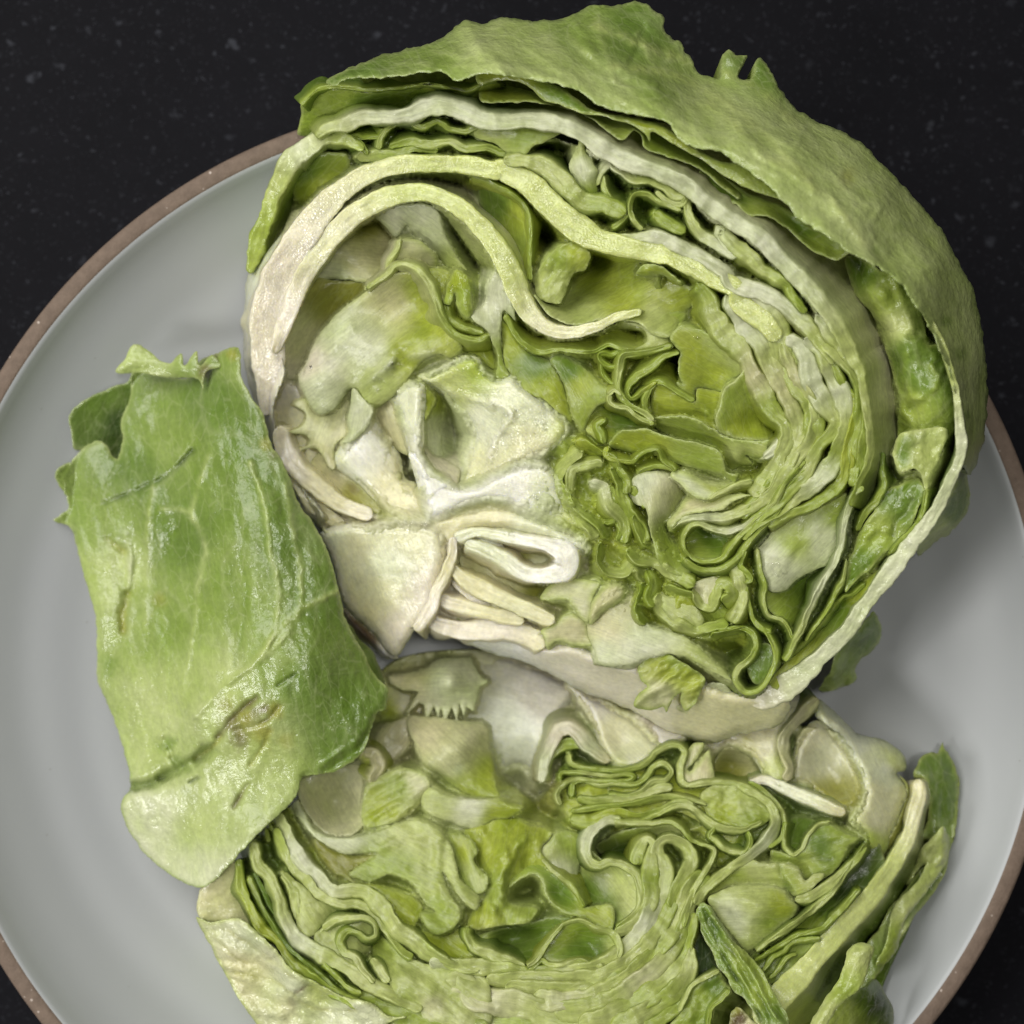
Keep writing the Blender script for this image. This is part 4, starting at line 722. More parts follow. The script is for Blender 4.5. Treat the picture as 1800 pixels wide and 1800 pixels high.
# lower heart frills
face(q('T7', "100,110,-.3 280,60,-.4 450,130,-.4 600,300,-.5 740,560,-.4 800,850,-.3 1060,1050,-.3 1370,1000,-.4 1440,1240,-.4 1350,1400,-.3 1150,1490,-.3 900,1370,-.3 700,1170,-.3 560,1040,-.25 400,1010,-.2 390,800,-.25 200,520,-.2 110,350,-.2"), c='Y', cc=[(1000, 860, 'L'), (1060, 930, 'Y'), (1130, 1000, 'L'), (1220, 1050, 'Y'), (1260, 1080, 'L')], nz=(.30, 22), step=4)
FR_ = [("290,180 185,260 115,360 170,480 235,600 330,690 395,785", 13, 'PLP'), ("440,262 320,272 232,300 216,400 232,520 330,620 430,700 480,780", 10, 'PL'), ("350,385 440,430 478,540 555,610 600,720 588,820", 13, 'SPL'), ("500,290 560,400 590,520 625,610 700,700 742,820", 10, 'L'), ("545,290 600,380 618,470", 8, 'L'),
       ("450,672 540,660 572,740 548,805", 8, 'L'), ("430,820 420,950 480,1020 570,1030 650,970 700,1000 722,1090", 11, 'LP'), ("742,1010 790,1100 762,1200 805,1262", 9, 'L'), ("620,860 700,930 800,960 880,1020 1000,1062 1085,1112", 14, 'LPL'), ("1200,1480 1340,1442 1440,1430", 9, 'L'),
       ("1085,1130 1130,1250 1200,1272 1232,1180 1262,1112 1330,1112 1352,1180 1282,1240", 10, 'PL'), ("250,90 330,130 420,190 520,240 560,330", 10, 'YL'), ("480,420 520,520 520,600", 7, 'L'), ("660,620 690,720 760,840", 8, 'L'), ("600,1050 690,1060 720,1180 690,1290 740,1390", 10, 'L'),
       ("830,1180 850,1290 960,1380 1080,1425 1200,1400 1320,1380", 12, 'PPL'), ("1380,950 1400,1080 1420,1200 1350,1380", 12, 'PP'), ("1440,860 1400,980 1460,1040 1470,1080 1420,1080", 7, 'L'), ("760,560 700,500 640,420", 8, 'L'), ("880,1120 960,1160 1080,1180", 9, 'L')]
for s_, w_, c_ in FR_: cut(q('T7', s_), w_ * 1.35, .0, 1.0, 0, c_, 'Y', rag=3, wv=.3, tilt=.4, zn=.2, flare=14)
face(q('T7', "835,1180,-.1 900,1190,-.1 1000,1230,-.1 1100,1275,-.1 1150,1370,-.1 1100,1420,-.05 980,1392,-.02 880,1310,0"), c='P', nz=(.05, 22), step=4)
face(q('T7', "1060,1115,-.1 1240,1058,-.1 1255,1160,-.1 1225,1260,-.1 1130,1255,-.1 1090,1180,-.1"), c='P', nz=(.05, 22), step=4, cc=[(1240, 1040, 'K')])
cut(q('T8', "-70,1310,9 0,1305,10 100,1298,11 170,1335,13 195,1420,13 150,1510,14 70,1580,14 45,1660,13 115,1745,11 210,1735,10 290,1640,12 332,1540,13 332,1450,13 300,1375,11 240,1290,8"), 12, [.05, .1, 0, 0], 1.5, [0, 8, 10, -6], 'LLLPLLLL', 'GD', rag=1.5)
cut(q('T8', "130,1000,9 150,1150,10 200,1270,9 300,1330,9"), 9, -.05, 1.3, 0, 'L', 'G')
face(q('T8', "130,1560,-.2 175,1480,-.3 240,1400,-.3 310,1420,-.2 330,1520,-.2 280,1640,-.2 200,1690,-.2 150,1640,-.2"), c='G', nz=(.08, 22), step=4)
# cream leaves at the lower left of the heart
face(q('T7', "325,1395,-.2 450,1290,-.2 600,1150,-.2 690,1290,-.15 780,1400,-.1 900,1430,-.1 1060,1510,-.1 1220,1650,-.1 1350,1790,-.1 1200,1720,0 1000,1612,.05 850,1602,.05 650,1668,.1 410,1662,.1 372,1550,.0"), c='C', cc=[(1060, 1100, 'C'), (1130, 1140, 'S'), (1220, 1180, 'P'), (1060, 1150, 'S')], nz=(.05, 45), step=5, thick=.12, rag=2.4, wet=.2)
face(q('T7', "-4,1440,-.1 100,1382,-.15 200,1312,-.2 330,1370,-.3 345,1450,-.3 372,1535,-.2 200,1532,-.1 110,1508,-.1 45,1552,-.05 22,1480,-.05"), c='C', nz=(.05, 30), step=4, ce='P')
face(q('T7', "-4,1212,-.2 90,1090,-.3 300,1072,-.2 420,1100,-.1 372,1190,0 360,1300,0 332,1385,0 225,1272,-.05 192,1222,-.05 80,1222,-.1"), c='K', nz=(.06, 28), step=4, ce='P')
face(q('T7', "350,1245,.05 430,1140,.05 530,1102,.05 602,1142,.05 580,1222,.05 460,1292,.05 345,1395,.05"), c='C', nz=(.08, 22), step=4, ce='P', lip=.14)
# ---- core
face(q('U1', "15,490,-.1 150,440,.0 400,428,.05 680,430,.1 765,470,.1 805,600,.1 790,700,.1 745,840,.05 740,930,.0 680,1040,-.05 610,1105,-.1 565,1180,-.2 500,1272,-.35 440,1255,-.5 380,1170,-.5 330,1110,-.5 180,970,-.5 130,850,-.4 85,650,-.3 40,560,-.2"), c='K', cc=[(620, 960, 'K'), (680, 990, 'S'), (720, 940, 'K'), (660, 1040, 'K'), (760, 1040, 'R'), (700, 1110, 'R'), (590, 930, 'S'), (640, 1080, 'C')], ce='R', ew=7, nz=(.035, 40), step=5, thick=.5, lip=.03, lipw=6, name='core', mat=M_CORE, wet=.25, skirt=(1.4, 40, 'R'))
face(q('U1', "150,965,-.7 330,1108,-.6 400,1180,-.6 505,1285,-.6 450,1290,-.7 400,1275,-.8 350,1222,-.9 260,1160,-1.0 190,1080,-1.0"), c='B', cc=[(640, 1120, 'B'), (690, 1150, 'R')], nz=(.1, 18), step=3.5, name='core_stump', mat=M_CORE, skirt=(1.2, 20, 'B'))
face(q('U1', "570,-20,.15 650,0,.15 760,130,.1 850,192,.1 980,192,.1 1100,132,.1 1300,58,.1 1450,70,.1 1530,180,.05 1570,310,.0 1680,440,-.1 1640,500,-.1 1500,432,.0 1300,372,.1 1150,300,.12 980,310,.15 830,380,.15 710,412,.15 665,330,.15 650,220,.15 610,110,.15"), c='S', cc=[(800, 860, 'W'), (900, 860, 'W'), (770, 900, 'W'), (960, 870, 'S'), (1010, 920, 'P')], nz=(.05, 30), step=4.5, thick=.4, name='core', mat=M_CORE, wet=.5)
face(q('U1', "720,425,.0 850,360,-.05 1150,310,-.1 1400,400,-.1 1560,470,-.1 1690,540,-.1 1690,620,-.1 1560,600,-.02 1480,545,.0 1300,500,.0 1100,470,.0 920,500,.0 870,560,.0 780,560,.0"), c='C', cc=[(850, 910, 'C'), (950, 920, 'S'), (1020, 950, 'S')], nz=(.03, 40), step=4.5, thick=.3, name='core', mat=M_CORE, wet=.2, ridges=[(q('U1', "760,430 1000,415 1250,430 1450,470"), .06, 8)])
cut(q('U1', "860,530,16 1000,490,14 1150,510,16 1300,540,18 1450,565,24 1560,620,38 1560,720,40 1430,765,26 1300,740,24 1180,660,22 1060,600,20 930,555,18"), 24, .05, 1.2, [-4, -4], 'SSWWWSS', 'RC', wet=.4, rag=1.2, name='core', mat=M_CORE)
face(q('U1', "890,545,-.02 960,520,-.02 1070,515,-.05 1165,560,-.12 1190,640,-.15 1110,620,-.1 1010,580,-.05"), c='C', cc=[(860, 950, 'S'), (885, 965, 'R')], nz=(.03, 25), step=4, name='core', mat=M_CORE)
face(q('U1', "1150,570,-1.1 1340,560,-1.0 1460,640,-.9 1430,740,-.7 1300,730,-.7 1200,650,-1.0"), c='C', nz=(.05, 25), step=4.5, cc=[(920, 975, 'O'), (930, 1000, 'S')])
face(q('U1', "900,620,-.6 1000,650,-.8 1150,730,-.9 1350,810,-1.0 1480,800,-1.1 1420,880,-1.2 1360,960,-1.1 1200,900,-.9 1000,790,-.7 900,720,-.5"), c='O', cc=[(860, 990, 'C'), (900, 1010, 'C'), (950, 1040, 'O')], nz=(.05, 30), step=4.5)
cut(q('U1', "830,700,14 900,760,20 1000,830,28 1120,890,30 1250,950,28 1370,1000,26 1490,1060,20"), 26, .0, 1.4, [10, 12], 'CCKC', 'C', rag=1.5, name='core', mat=M_CORE)
cut(q('U1', "740,900,16 850,940,20 960,970,22 1080,1000,22 1200,1030,20 1300,1050,16"), 20, -.1, 1.3, [6, 12], 'RCC', 'R', rag=1.5, name='core', mat=M_CORE)
cut(q('U1', "850,800 900,850 960,900 1080,960"), 12, -.25, 1.3, 0, 'R', 'R', name='core', mat=M_CORE)
cut(q('U1', "850,520,14 845,640,16 810,740,18 745,860,18 725,950,18 670,1040,18 610,1110,16"), 17, .1, 1.4, 0, 'RCRR', 'R', rag=2, wv=.3, name='core', mat=M_CORE)
cut(q('U1', "690,1040,22 800,1090,26 920,1110,30 1050,1110,32 1180,1100,34 1340,1150,36 1440,1200,34"), 30, -.25, 1.3, 0, 'RRRC', 'R', name='core', mat=M_CORE)
# long outer rib at the lower edge of the head
face(q('N', "742,1086,-.2 800,1103,-.15 860,1112,-.1 905,1106,-.15 940,1116,-.2 960,1134,-.2 1005,1132,-.2 1045,1150,-.2 1100,1165,-.2 1180,1182,-.2 1260,1212,-.2 1330,1225,-.3 1388,1230,-.3 1372,1272,-.9 1300,1292,-1.2 1250,1307,-1.3 1213,1299,-1.3 1176,1288,-1.3 1121,1254,-1.2 1074,1234,-1.1 1018,1214,-1.0 977,1190,-.9 921,1164,-.8 866,1150,-.7 815,1128,-.5"), c='R', cc=[(850, 1130, 'W'), (1000, 1170, 'R'), (1150, 1230, 'R'), (1300, 1260, 'C'), (1230, 1240, 'C')], nz=(.05, 45), step=4.5, thick=.15, name='outer_leaf', mat=M_CORE, skirt=(1.2, 90, 'R', (1050, 900)))
# left arms of the core
face(q('T4', "-60,250,-.9 40,420,-.6 90,660,-.65 120,860,-.7 200,900,-.75 260,1040,-.75 330,1115,-.8 440,1090,-.8 520,1250,-.7 470,1400,-.6 560,1570,-.6 700,1700,-.55 660,1840,-.6 400,1810,-.9 200,1660,-1.0 60,1470,-1.0 -20,1200,-1.1 -90,800,-1.1 -100,450,-1.1"), c='R', cc=[(500, 640, 'R'), (540, 760, 'C'), (560, 850, 'C'), (620, 880, 'R')], nz=(.06, 45), step=5, name='leaf_rib', mat=M_CORE)
face(q('T4', "430,1400,-.15 530,1300,-.1 640,1180,-.15 720,1160,-.3 800,1290,-.4 890,1390,-.5 930,1560,-.45 1000,1600,-.3 1065,1700,-.1 1065,1820,0 850,1810,0 700,1700,-.1 560,1565,-.15 440,1485,-.15"), c='W', cc=[(620, 800, 'W'), (690, 870, 'C'), (600, 810, 'S')], nz=(.04, 35), step=4.5, thick=.2, name='core', mat=M_CORE, bulge=.1)
face(q('T4', "840,985,-.2 960,892,.05 1062,910,.15 1072,1000,.15 1062,1170,.15 1060,1300,.15 1042,1402,.15 1130,1500,.15 1270,1610,.15 1200,1700,.15 1080,1820,.15 1040,1700,.15 1000,1560,.12 960,1400,.1 930,1280,.05 882,1130,-.1"), c='W', cc=[(740, 700, 'S'), (750, 850, 'W')], nz=(.03, 35), step=4.5, thick=.35, name='core', mat=M_CORE, wet=.2)
face(q('T4', "720,1090,-.5 850,985,-.45 880,1130,-.4 930,1290,-.4 955,1400,-.5 870,1360,-.7 770,1250,-.7 715,1170,-.6"), c='S', cc=[(670, 730, 'C')], nz=(.03, 30), step=4.5)
face(q('T4', "562,930,-.1 640,1010,-.1 705,1085,-.1 690,1150,-.08 640,1230,-.05 560,1305,-.05 480,1312,-.1 540,1230,-.15 520,1170,-.25 540,1050,-.25"), c='S', nz=(.05, 25), step=4, thick=.08, wet=.2, ridges=[(q('T4', "690,1100 640,1180 550,1280"), .08, 8)])
face(q('T4', "145,1040,-.5 225,1000,-.6 280,1085,-.7 330,1115,-.7 440,1100,-.7 555,940,-.7 520,1170,-.6 530,1240,-.5 440,1330,-.35 430,1400,-.3 440,1490,-.3 415,1505,-.3 395,1490,-.3 340,1390,-.35 290,1350,-.35 195,1362,-.35 262,1312,-.4 232,1262,-.4 115,1240,-.4 212,1190,-.45 232,1110,-.45"), c='C', nz=(.05, 30), step=4, thick=.06, rag=.8, cc=[(540, 740, 'K'), (560, 800, 'C')])
cut(q('T4', "40,1200,26 90,1380,30 190,1520,30 330,1640,28 500,1760,26 700,1830,20"), 28, -.3, 1.5, [10, 12], 'RRCCR', 'C', name='core', mat=M_CORE)
cut(q('T4', "100,1480,14 170,1600,18 260,1720,20 400,1840,22 520,1900,16"), 18, -.6, 1.2, [10], 'C', 'R', name='core', mat=M_CORE)
face(q('T4', "330,1380,-.6 440,1500,-.5 560,1570,-.5 700,1700,-.4 760,1800,-.3 640,1800,-.4 500,1720,-.6 380,1600,-.8 260,1480,-.8"), c='C', nz=(.06, 28), step=4.5, cc=[(620, 860, 'O'), (590, 840, 'C')], spots=[(620, 860, 12, 'B', .5)])
# wet facet above the core
face(q('T5', "-20,735,.0 0,790,.05 95,862,.0 190,835,-.05 255,890,-.05 430,1020,-.05 580,1150,-.05 600,1232,0 500,1350,.05 300,1450,.08 0,1560,.05 -170,1620,-.1 -150,1500,-.4 -110,1380,-.5 -80,1250,-.5 -200,1060,-.45 -310,960,-.3 -400,900,-.15 -460,840,-.05 -380,830,0 -200,740,.0 -80,700,.02"), inner=[(900, 735, .1), (870, 770, -.15), (880, 690, -.02), (960, 750, .0), (840, 830, -.3)], c='P', cc=[(900, 690, 'S'), (950, 720, 'S'), (930, 780, 'K'), (860, 830, 'K'), (850, 740, 'S'), (800, 680, 'P'), (1000, 750, 'P'), (840, 650, 'L')], nz=(.05, 26), step=4.5, wet=.9, name='core', mat=M_CORE, thick=.2, ce='S', ew=5,
     ridges=[(q('T5', "60,1010 200,1120 130,1220 40,1400"), .10, 5, 'W', .5), (q('T5', "-400,870 -220,970 -60,1010 80,1060"), .08, 6, 'S', .5)])
face(q('T4', "1000,830,-.3 1080,880,-.6 1180,960,-.9 1200,1060,-1.0 1180,1200,-1.0 1190,1420,-.8 1120,1400,-.7 1070,1300,-.6 1070,1150,-.4 1140,1010,-.5 1070,920,-.35"), c='S', cc=[(760, 700, 'Y'), (765, 760, 'S')], nz=(.05, 25), step=4, wet=.1)
face(q('T4', "1075,920,-.05 1100,940,-.1 1145,1000,-.2 1120,1080,-.2 1070,1150,-.05"), c='Y', nz=(.08, 12), step=3)
face(q('T4', "1060,1330,-.5 1130,1400,-.5 1190,1420,-.6 1310,1500,-.4 1290,1610,-.1 1180,1540,-.1 1090,1430,-.2"), c='R', nz=(.04, 25), step=4)

# the mass of inner leaves that joins all of these, with the rounded underside of the head
face(q('N', "455,520 500,400 545,280 630,232 800,205 1000,250 1200,340 1400,470 1500,500 1640,600 1700,700 1700,790 1655,870 1570,970 1450,1110 1350,1225 1180,1190 1000,1160 800,1100 700,1100 610,1000 530,860 465,700 445,600"),
     zfun=between([(1545, 640, 30, 1.0), (1560, 760, 26, 1.0), (1520, 560, 20, .8), (990, 300, 26, 1.0), (960, 265, 14, .8), (1190, 640, 18, 1.6), (1255, 560, 16, 1.6), (1345, 770, 14, 1.0), (950, 415, 22, 1.2), (713, 812, 15, 1.1), (727, 838, 15, 1.3), (700, 790, 10, .6), (1340, 1150, 12, 1.4), (1030, 870, 80, -.16), (1130, 1010, 80, -.16), (880, 150, 24, .8), (1300, 330, 30, .5), (1420, 400, 30, .5)], soft=[(800, 960, 210, .3), (600, 780, 170, .4)]),
     nz=(.06, 26.0), step=4, skirt=(.5, 260, 'L'), name='inner_leaves', thick=.3, rag=0)['kind'] = 'stuff'

water_glints([(q('R1', "140,1250 160,1080 215,930 300,790 400,665"), 14, 150, 2.6), (q('R1', "520,565 680,495 860,482 1050,490 1160,515"), 9, 60, 2.2), (q('R1', "1000,690 1110,785 1230,985 1272,1085 1325,1172 1400,1230"), 8, 45, 2.2), (q('T2', "300,880 510,1080 800,1280"), 10, 40, 2.2),
             (q('T5', "60,1010 200,1120 130,1220 40,1400"), 9, 60, 2.8), (q('T5', "330,1140 440,1220 420,1160"), 6, 14, 4.0), (q('U1', "520,435 600,438 690,440"), 4, 26, 2.4), (q('U1', "850,215 890,210 920,205"), 4, 10, 3.5), (q('U1', "1180,110 1300,60 1400,30"), 4, 18, 2.4),
             (q('U1', "1370,270 1400,260"), 4, 5, 3.5), (q('U1', "1280,750 1450,720 1580,680"), 10, 30, 2.4), (q('T4', "780,800 850,760 910,730"), 5, 22, 2.8), (q('T4', "240,830 265,770"), 4, 8, 3.0), (q('T4', "730,900 780,880"), 7, 8, 2.6), (q('T4', "1240,250 1260,200"), 4, 8, 2.6), (q('T7', "1650,1010 1720,1005"), 8, 10, 2.6), (q('N', "850,760 900,800 960,770"), 26, 40, 2.0), (q('N', "1180,520 1260,600 1340,700"), 22, 30, 1.8)], up, 5)

# ------------------------------------------------------------------ lower lettuce half (runs out of the picture at the bottom)
PLANE[0] = ZL
lo = thing('lettuce_half', 'smaller shaded cut lettuce piece at the bottom edge, full of folded leaves', 'lettuce', tuple(P3(np.array([1050.]), np.array([1600.]), .3)[0]), 'cut lettuce pieces')
CUR[0] = lo
REC.clear()
# shaded pale base leaves
face(q('U2', "180,130,-1.55 480,60,-1.55 600,10,-1.65 850,-30,-1.75 1050,-20,-1.75 1300,80,-1.65 1560,240,-1.45 1530,340,-1.45 1430,480,-1.35 1350,650,-1.35 1332,920,-1.45 1280,900,-1.75 1180,800,-1.85 1060,820,-1.75 900,600,-1.55 700,480,-1.55 400,480,-1.55 200,420,-1.65"), c='S', cc=[(900, 1280, 'S'), (950, 1230, 'R'), (720, 1240, 'C'), (680, 1260, 'Y')], nz=(.06, 50), step=5, name='white_leaf', mat=M_CORE, bulge=.1)
face(q('U2', "250,155,-0.95 500,108,-0.85 600,30,-0.90 830,18,-0.95 882,130,-0.80 905,160,-0.75 955,190,-0.70 892,232,-0.70 872,320,-.72 848,402,-.7 800,368,-.68 782,438,-.62 752,348,-.66 733,478,-.6 698,372,-.66 668,430,-.62 655,492,-.58 622,382,-.66 600,440,-.62 572,366,-.68 540,430,-.62 518,482,-.58 500,356,-.68 465,342,-.7 380,418,-0.65 462,262,-0.70 350,252,-0.85 262,205,-0.95"), inner=[(790, 1200, .0)], c='C', cc=[(790, 1200, 'S'), (720, 1190, 'C')], nz=(.05, 28), step=3, rag=.6, thick=.04, sharp=True)
face(q('U2', "385,448,-0.65 560,440,-0.50 760,468,-0.45 935,500,-0.55 962,640,-0.65 1000,820,-0.70 1005,900,-0.55 1030,1000,-0.40 880,1002,-0.45 760,962,-0.50 620,862,-0.45 500,782,-0.35 465,680,-0.35 408,570,-0.40"), inner=[(780, 1330, .05), (820, 1300, .0)], c='C', cc=[(740, 1290, 'C'), (850, 1290, 'K'), (790, 1350, 'K'), (830, 1390, 'Y'), (870, 1360, 'Y'), (780, 1380, 'L')], nz=(.07, 35), step=4.5, spots=[(806, 1352, 9, 'S', .8)])
face(q('U2', "150,650,-0.85 245,502,-0.75 390,450,-0.75 412,560,-0.80 400,640,-0.90 300,742,-0.90 205,765,-0.90"), c='C', nz=(.06, 28), step=4.5)
cut(q('U2', "75,690,12 150,700,18 185,790,16 130,890,10"), 16, -.05, .9, 0, 'C', 'Y', rag=2.5)
face(q('U2', "75,1000,-.2 90,930,-.15 130,900,-.1 250,822,-.1 400,800,-.05 520,862,.0 545,945,-.05 480,1040,-.1 400,1132,-.1 300,1180,-.1 100,1215,-.2 60,1150,-.25"), c='L', cc=[(700, 1380, 'L'), (660, 1430, 'Y'), (730, 1370, 'K')], nz=(.12, 22), step=4, stretch=(-.5, 2.2), ce='P', ridges=[(q('U2', "150,1150 250,1080 330,1040"), .1, 4, 'P', .5), (q('U2', "320,1190 430,1090 500,1020"), -.12, 4, 'O', .6)])
face(q('U2', "540,940,-.05 640,982,-.05 760,1012,-.05 900,1022,-.05 1030,1012,-.05 1100,1060,-.1 1195,1085,-.15 1100,1150,-.3 1000,1160,-.35 880,1225,-.3 780,1225,-.25 700,1185,-.2 560,1135,-.15 475,1050,-.15"), c='P', cc=[(830, 1420, 'S'), (780, 1400, 'P'), (900, 1420, 'Y'), (870, 1440, 'Y')], nz=(.08, 30), step=4.5, bulge=.12)
# centre yellow
face(q('U6', "150,230,-.4 300,180,-.3 480,140,-.35 590,190,-.25 700,215,-.2 760,262,-.15 690,380,-.1 780,520,-.2 720,600,-.3 600,560,-.3 480,650,-.35 460,740,-.2 660,790,.0 600,882,.0 420,905,-.1 250,935,-.2 170,920,-.3 200,800,-.3 300,690,-.3 220,460,-.4 160,330,-.45"), inner=[(885, 1510, .05), (860, 1580, .0), (840, 1520, -.3)], c='Y', cc=[(880, 1500, 'Y'), (860, 1560, 'L'), (900, 1470, 'Y'), (840, 1600, 'Y'), (920, 1590, 'L')], nz=(.12, 26), step=4, ridges=[(q('U6', "600,260 480,390 420,520 390,720"), .22, 13, 'L', .5), (q('U6', "330,560 320,700 330,800"), .15, 9, 'L', .5), (q('U6', "300,600 240,500 190,350"), -.15, 9)])
# big pale leaf with finger folds
face(q('U5', "560,225,-.25 625,330,-.2 700,440,-.15 850,492,-.1 1000,482,-.05 1200,420,-.05 1400,365,-.05 1560,425,.0 1650,540,.0 1690,680,.05 1715,780,.05 1800,860,.0 1850,900,.0 1830,1000,.0 1760,960,.05 1680,860,.05 1590,725,-.05 1640,880,.05 1722,1020,.05 1680,1112,.0 1560,1172,.0 1480,1120,.0 1440,1022,-.05 1545,1012,-.05 1470,955,-.1 1400,830,-.05 1345,790,-.05 1230,748,-.05 1130,782,-.1 1080,800,-.15 940,742,-.1 985,705,-.1 1130,600,-.15 1040,596,-.15 900,602,-.15 780,545,-.1 650,440,-.1 575,330,-.2"),
     c='P', cc=[(560, 1450, 'S'), (600, 1480, 'S'), (720, 1470, 'P'), (700, 1530, 'L'), (760, 1540, 'P'), (770, 1600, 'L'), (650, 1530, 'L'), (790, 1550, 'P')], nz=(.08, 32), step=4, thick=.12, ridges=[(q('U5', "1100,600 1350,480 1560,500"), .10, 9), (q('U5', "1560,560 1560,760 1620,980"), .08, 9)])
face(q('U2', "760,1260,-.15 840,1300,-.1 880,1400,-.05 850,1440,-.05 900,1520,-.05 950,1560,-.05 940,1650,.0 860,1690,-.05 760,1560,-.2 720,1420,-.25 680,1260,-.2"), c='Y', cc=[(830, 1540, 'P'), (820, 1490, 'Y')], nz=(.06, 25), step=4, ce='L')
# hollow behind it
face(q('U5', "570,110,-.6 720,20,-.7 1000,-20,-.8 1045,200,-.7 1060,300,-.6 1010,440,-.4 850,485,-.35 720,420,-.4 620,290,-.5"), inner=[(590, 1420, -1.2)], c='K', nz=(.05, 35), step=5)
face(q('U5', "690,500,-.3 800,560,-.3 960,610,-.3 1100,610,-.3 1000,700,-.3 930,740,-.25 980,800,-.2 1080,810,-.2 1250,860,-.2 1380,900,-.3 1450,980,-.3 1400,1120,-.3 1480,1150,-.3 1600,1190,-.4 1780,1080,-.5 1800,1360,-.4 1620,1360,-.3 1450,1270,-.3 1300,1150,-.3 1150,950,-.3 950,800,-.3 780,700,-.3"), c='Y', cc=[(700, 1570, 'Y'), (780, 1660, 'Y'), (600, 1520, 'O')], nz=(.10, 22), step=4.5)
# outer layers on the left
cut(q('U5', "440,320,14 520,500,22 600,660,26 720,770,26 830,860,26 960,850,28 1060,880,30 1160,970,28 1230,1070,22 1290,1150,20 1400,1230,22 1500,1315,22 1650,1385,20 1850,1420,16"), 24, [.0, .05, .1, .1, .05], 1.6, [0, -6, -10], 'PSSPPPPP', 'YG', rag=2.4, wv=.25)
cut(q('U5', "420,420,10 470,560,14 545,700,14 640,790,16 705,870,18 800,930,16 880,960,16 1000,955,18 1120,1020,18 1190,1130,14 1265,1240,12 1380,1340,12"), 16, -.05, 1.4, -6, 'LPPPPL', 'G', rag=3, wv=.3)
cut(q('U5', "250,520,14 300,680,20 395,790,20 440,900,16 475,1020,18 545,1160,22 640,1250,26 780,1320,24 920,1410,24 1060,1510,26 1250,1600,24 1450,1690,24"), 22, -.05, 1.6, [0, -6], 'PPPSPPPP', 'GD', rag=3, wv=.3)
cut(q('U5', "470,740,12 545,850,18 560,960,16 590,1070,14"), 16, -.1, 1.2, 0, 'P', 'G', rag=3)
face(q('U5', "455,740,-.2 560,790,-.1 640,850,-.1 705,930,-.1 860,990,-.35 850,1050,-.6 740,1120,-.2 690,1172,-.1 600,1190,-.1 560,1060,-.1 570,960,-.1 520,870,-.1"), c='P', nz=(.08, 25), step=4.5)
cut(q('U5', "750,1130,14 850,1070,14 960,1055,12 1050,1050,12 1110,1100,10 1120,1180,9 1060,1200,9 1000,1162,10 920,1150,12 875,1210,14 900,1300,16 980,1330,14 1040,1430,12 1110,1510,10"), 13, .05, 1.2, [0, 8], 'PPPLPP', 'G', rag=2.2)
face(q('U5', "690,1170,-.1 800,1110,-.1 960,1060,-.15 1100,1110,-.3 1070,1290,-.6 980,1330,-.1 1040,1430,-.1 1110,1515,-.15 980,1440,-.1 850,1360,-.1 720,1270,-.1"), c='P', nz=(.10, 22), step=4.5)
cut(q('U5', "225,770 300,930 385,1090 445,1190 540,1290 650,1390 780,1500 900,1600"), 9, -.2, 1.2, 0, 'LGL', 'G', rag=2)
cut(q('U5', "150,640,12 190,850,14 250,1000,14 310,1130,14 420,1210,14 500,1330,14 600,1430,16 740,1530,16 900,1620,16 1100,1720,14"), 14, -.15, 1.6, [0, 8], 'LYLL', 'G', rag=2.5, name='outer_leaf')
cut(q('U5', "270,740 340,880 400,1000 460,1090"), 8, -.3, 1.2, 0, 'G', 'D')
cut(q('U5', "380,400 420,480 440,600"), 8, -.25, 1.2, 0, 'L', 'D')
cut(q('U5', "350,430 370,520"), 7, -.3, 1.2, 0, 'L', 'D')
cut(q('U5', "750,1370 830,1450 930,1550 1020,1590"), 10, -.1, 1.0, 4, 'L', 'G')
face(q('U5', "1100,1120,-.7 1180,1190,-.3 1260,1280,-.15 1450,1370,-.05 1700,1430,-.05 1900,1480,-.05 1900,1850,-.2 1600,1830,-.2 1420,1740,-.15 1230,1560,-.1 1215,1500,-.1 1170,1400,-.5 1090,1320,-.8"), c='P', cc=[(760, 1730, 'P'), (690, 1650, 'L'), (800, 1760, 'P'), (720, 1780, 'L'), (760, 1770, 'K')], nz=(.14, 26), step=4.5, bulge=.08)
cut(q('U5', "1090,1340,10 1150,1410,16 1210,1510,10"), 14, -.05, 1.0, 4, 'P', 'G')
face(q('U5', "900,1600,-.3 1100,1560,-.2 1250,1600,-.15 1450,1700,-.15 1700,1760,-.15 1900,1780,-.15 1900,1950,-.3 1400,1950,-.3 1200,1780,-.3"), c='L', cc=[(700, 1790, 'L')], nz=(.14, 26), step=5)
# swirl at the bottom
cut(q('U6', "560,1235,13.0 700,1225,18.2 850,1225,23.4 1050,1215,31.2 1230,1130,33.8 1380,970,33.8 1480,790,33.8 1525,620,33.8 1530,500,31.2 1495,400,23.4 1530,315,15.6 1620,298,14.3 1705,345,15.6 1750,440,19.5 1705,545,22.1 1640,650,23.4 1600,780,18.2"), 22, [.0, .05, .1, .05], 1.6, [-8, -8, 6, 10], 'LPPSPPPL', 'YG', rag=1.6)
cut(q('U6', "300,1280,18.2 450,1290,28.6 620,1290,31.2 850,1290,28.6 1080,1265,26.0 1290,1160,23.4 1440,1020,23.4 1555,860,26.0 1620,730,18.2"), 20, .02, 1.5, -6, 'PPPPL', 'YO', rag=2)
cut(q('U6', "430,1340,26.0 650,1370,33.8 880,1370,26.0 1050,1320,18.2 1200,1240,18.2 1340,1130,15.6"), 18, -.02, 1.4, -6, 'PPL', 'O', rag=2)
cut(q('U6', "620,1420,31.2 850,1440,36.4 1050,1410,33.8 1200,1330,28.6 1370,1210,28.6 1520,1060,28.6 1620,910,28.6 1685,760,23.4 1745,620,20.8 1830,530,15.6"), 22, .02, 1.6, -6, 'PKPPLPPL', 'YO', rag=2)
